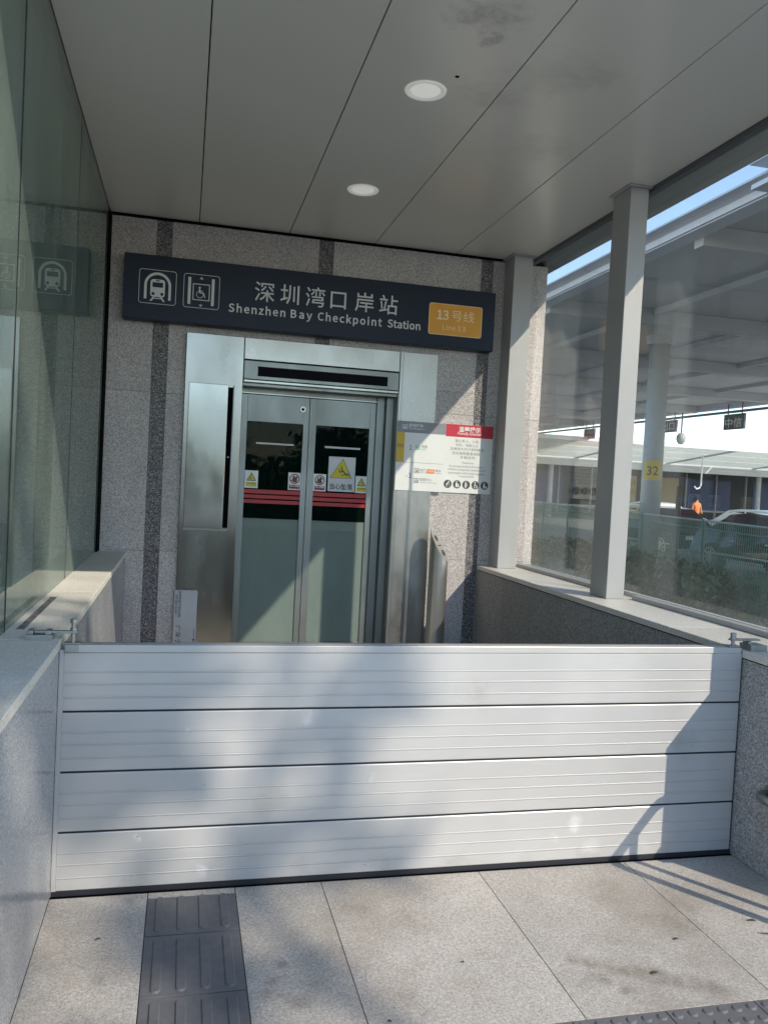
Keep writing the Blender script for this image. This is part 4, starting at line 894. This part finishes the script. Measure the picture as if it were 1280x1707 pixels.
B("window_sill", M_farcol, fh, 22, 50, 51.8, 51.97, .55, .68)
MB().tube([(31.5, 42, 4.3), (31.5, 42, 2.4), (31.4, 42, 2.2), (31.2, 42, 2.15), (31.05, 42, 2.3)], .05, 8).build("hook_pipe", M_carw, fh)
# trees beyond and behind
def tree(x, y_, h, r_, n, seed, label, z0=-.16, leaf_=.16, filt=None, zf=.72):
    t = thing("broadleaf_tree", label, "tree", (x, y_, z0), "street trees"); mb = MB(); hb = h * .45
    mb.cyl((x, y_, z0), (x + .1, y_, hb), .22, .15, 12); rr = random.Random(seed)
    for k in range(9):
        a = rr.uniform(0, 6.28); q = rr.uniform(.4, .85) * r_; mb.cyl((x + .1, y_, hb - rr.uniform(0, .9)), (x + q * math.cos(a), y_ + q * math.sin(a), hb + rr.uniform(.3, .5) * h), .08, .02, 7)
    mb.build("trunk", M_bark, t)
    Q = foliage(x, y_, h * zf, r_, r_, h * (.30 if zf > .6 else .46), n, leaf_, 26, seed)
    if filt is not None:
        C_ = Q.reshape(-1, 4, 3).mean(1); Q = Q.reshape(-1, 4, 3)[filt(C_)].reshape(-1, 3)
    leafmesh("crown", Q, M_leaf, t)
# shade tree behind the viewer: crown thinned to dapple the entrance's left half
def shade(P):
    t = P[:, 1] / (-1.43); bx_ = P[:, 0] - t; bz = P[:, 2] - t * 1.23          # where this leaf's shadow meets the barrier plane
    r3 = np.random.default_rng(5).uniform(0, 1, len(bx_)); S = lambda v, a, b: np.clip((v - a) / (b - a), 0, 1)
    edge = np.where((bz > .18) & (bz < .50), 1.08, 1.36) + .08 * np.sin(bz * 9)
    T = np.where(bx_ < edge, .06, 1.0)                                   # how much sun the crown lets through here
    mid = .32 + bz * .56; streak = (np.abs(bx_ - mid) < .22 - .06 * np.clip(bz, 0, 1)) & (bz < 1.0) & (bz > -.02)
    T = np.where(streak, 1.0 - .70 * S(bz, .35, .85), T)
    T = np.where((bx_ < .50) & (bz > .0) & (bz < .24), .80, T)
    T = np.where(bz < -.02, np.where(bx_ < .60, .62, 1.0), T)
    T = np.where(bz > 1.0, np.where((bx_ < .72) & (bz < 2.0), .15, 1.0), T)
    dens = -np.log(T) / 9.0
    return (r3 < dens) & (bx_ > -6)
tree(8.4, -13.4, 13.4, 4.8, 34000, 90, "large broadleaf tree behind the viewer shading the left of the entrance", leaf_=.16, filt=shade)
TB = ["broadleaf tree across the plaza, straight behind the viewer", "broadleaf tree at the left end of the row behind the viewer", "broadleaf tree second from the left behind the viewer", "broadleaf tree third from the left behind the viewer", "broadleaf tree at the right end of the row behind the viewer", "broadleaf tree second from the right behind the viewer"]
for k, (x, y_, h, r_) in enumerate(((0.5, -27, 4.3, 2.8), (-19, -26, 4.0, 2.6), (-12.5, -27, 4.5, 2.6), (-6, -26, 4.0, 2.8), (14, -27, 4.3, 2.8), (7, -26.5, 4.0, 2.8))):  # unseen tree row, added to darken reflections in the door glass and steel
    tree(x, y_, h, r_, 2600, 70 + k, TB[k], leaf_=.20, zf=.60)
hd = thing("hedge", "long clipped dark green hedge along the far side of the plaza behind the viewer", "hedge", (-2, -22, 0))  # unseen, added so the door glass and steel reflect something dark
r4 = np.random.default_rng(11); n_ = 16000; P = np.stack([r4.uniform(-24, 18, n_), r4.uniform(-22.6, -21.4, n_), r4.uniform(0, 2.3, n_)], 1)
A = r4.normal(0, 1, (n_, 3)); A /= np.linalg.norm(A, axis=1)[:, None]; Bv = np.cross(A, r4.normal(0, 1, (n_, 3))); Bv /= np.linalg.norm(Bv, axis=1)[:, None]
leafmesh("foliage", np.stack([P - A * .16, P + Bv * .09, P + A * .16, P - Bv * .09], 1).reshape(-1, 3), M_leaf, hd)
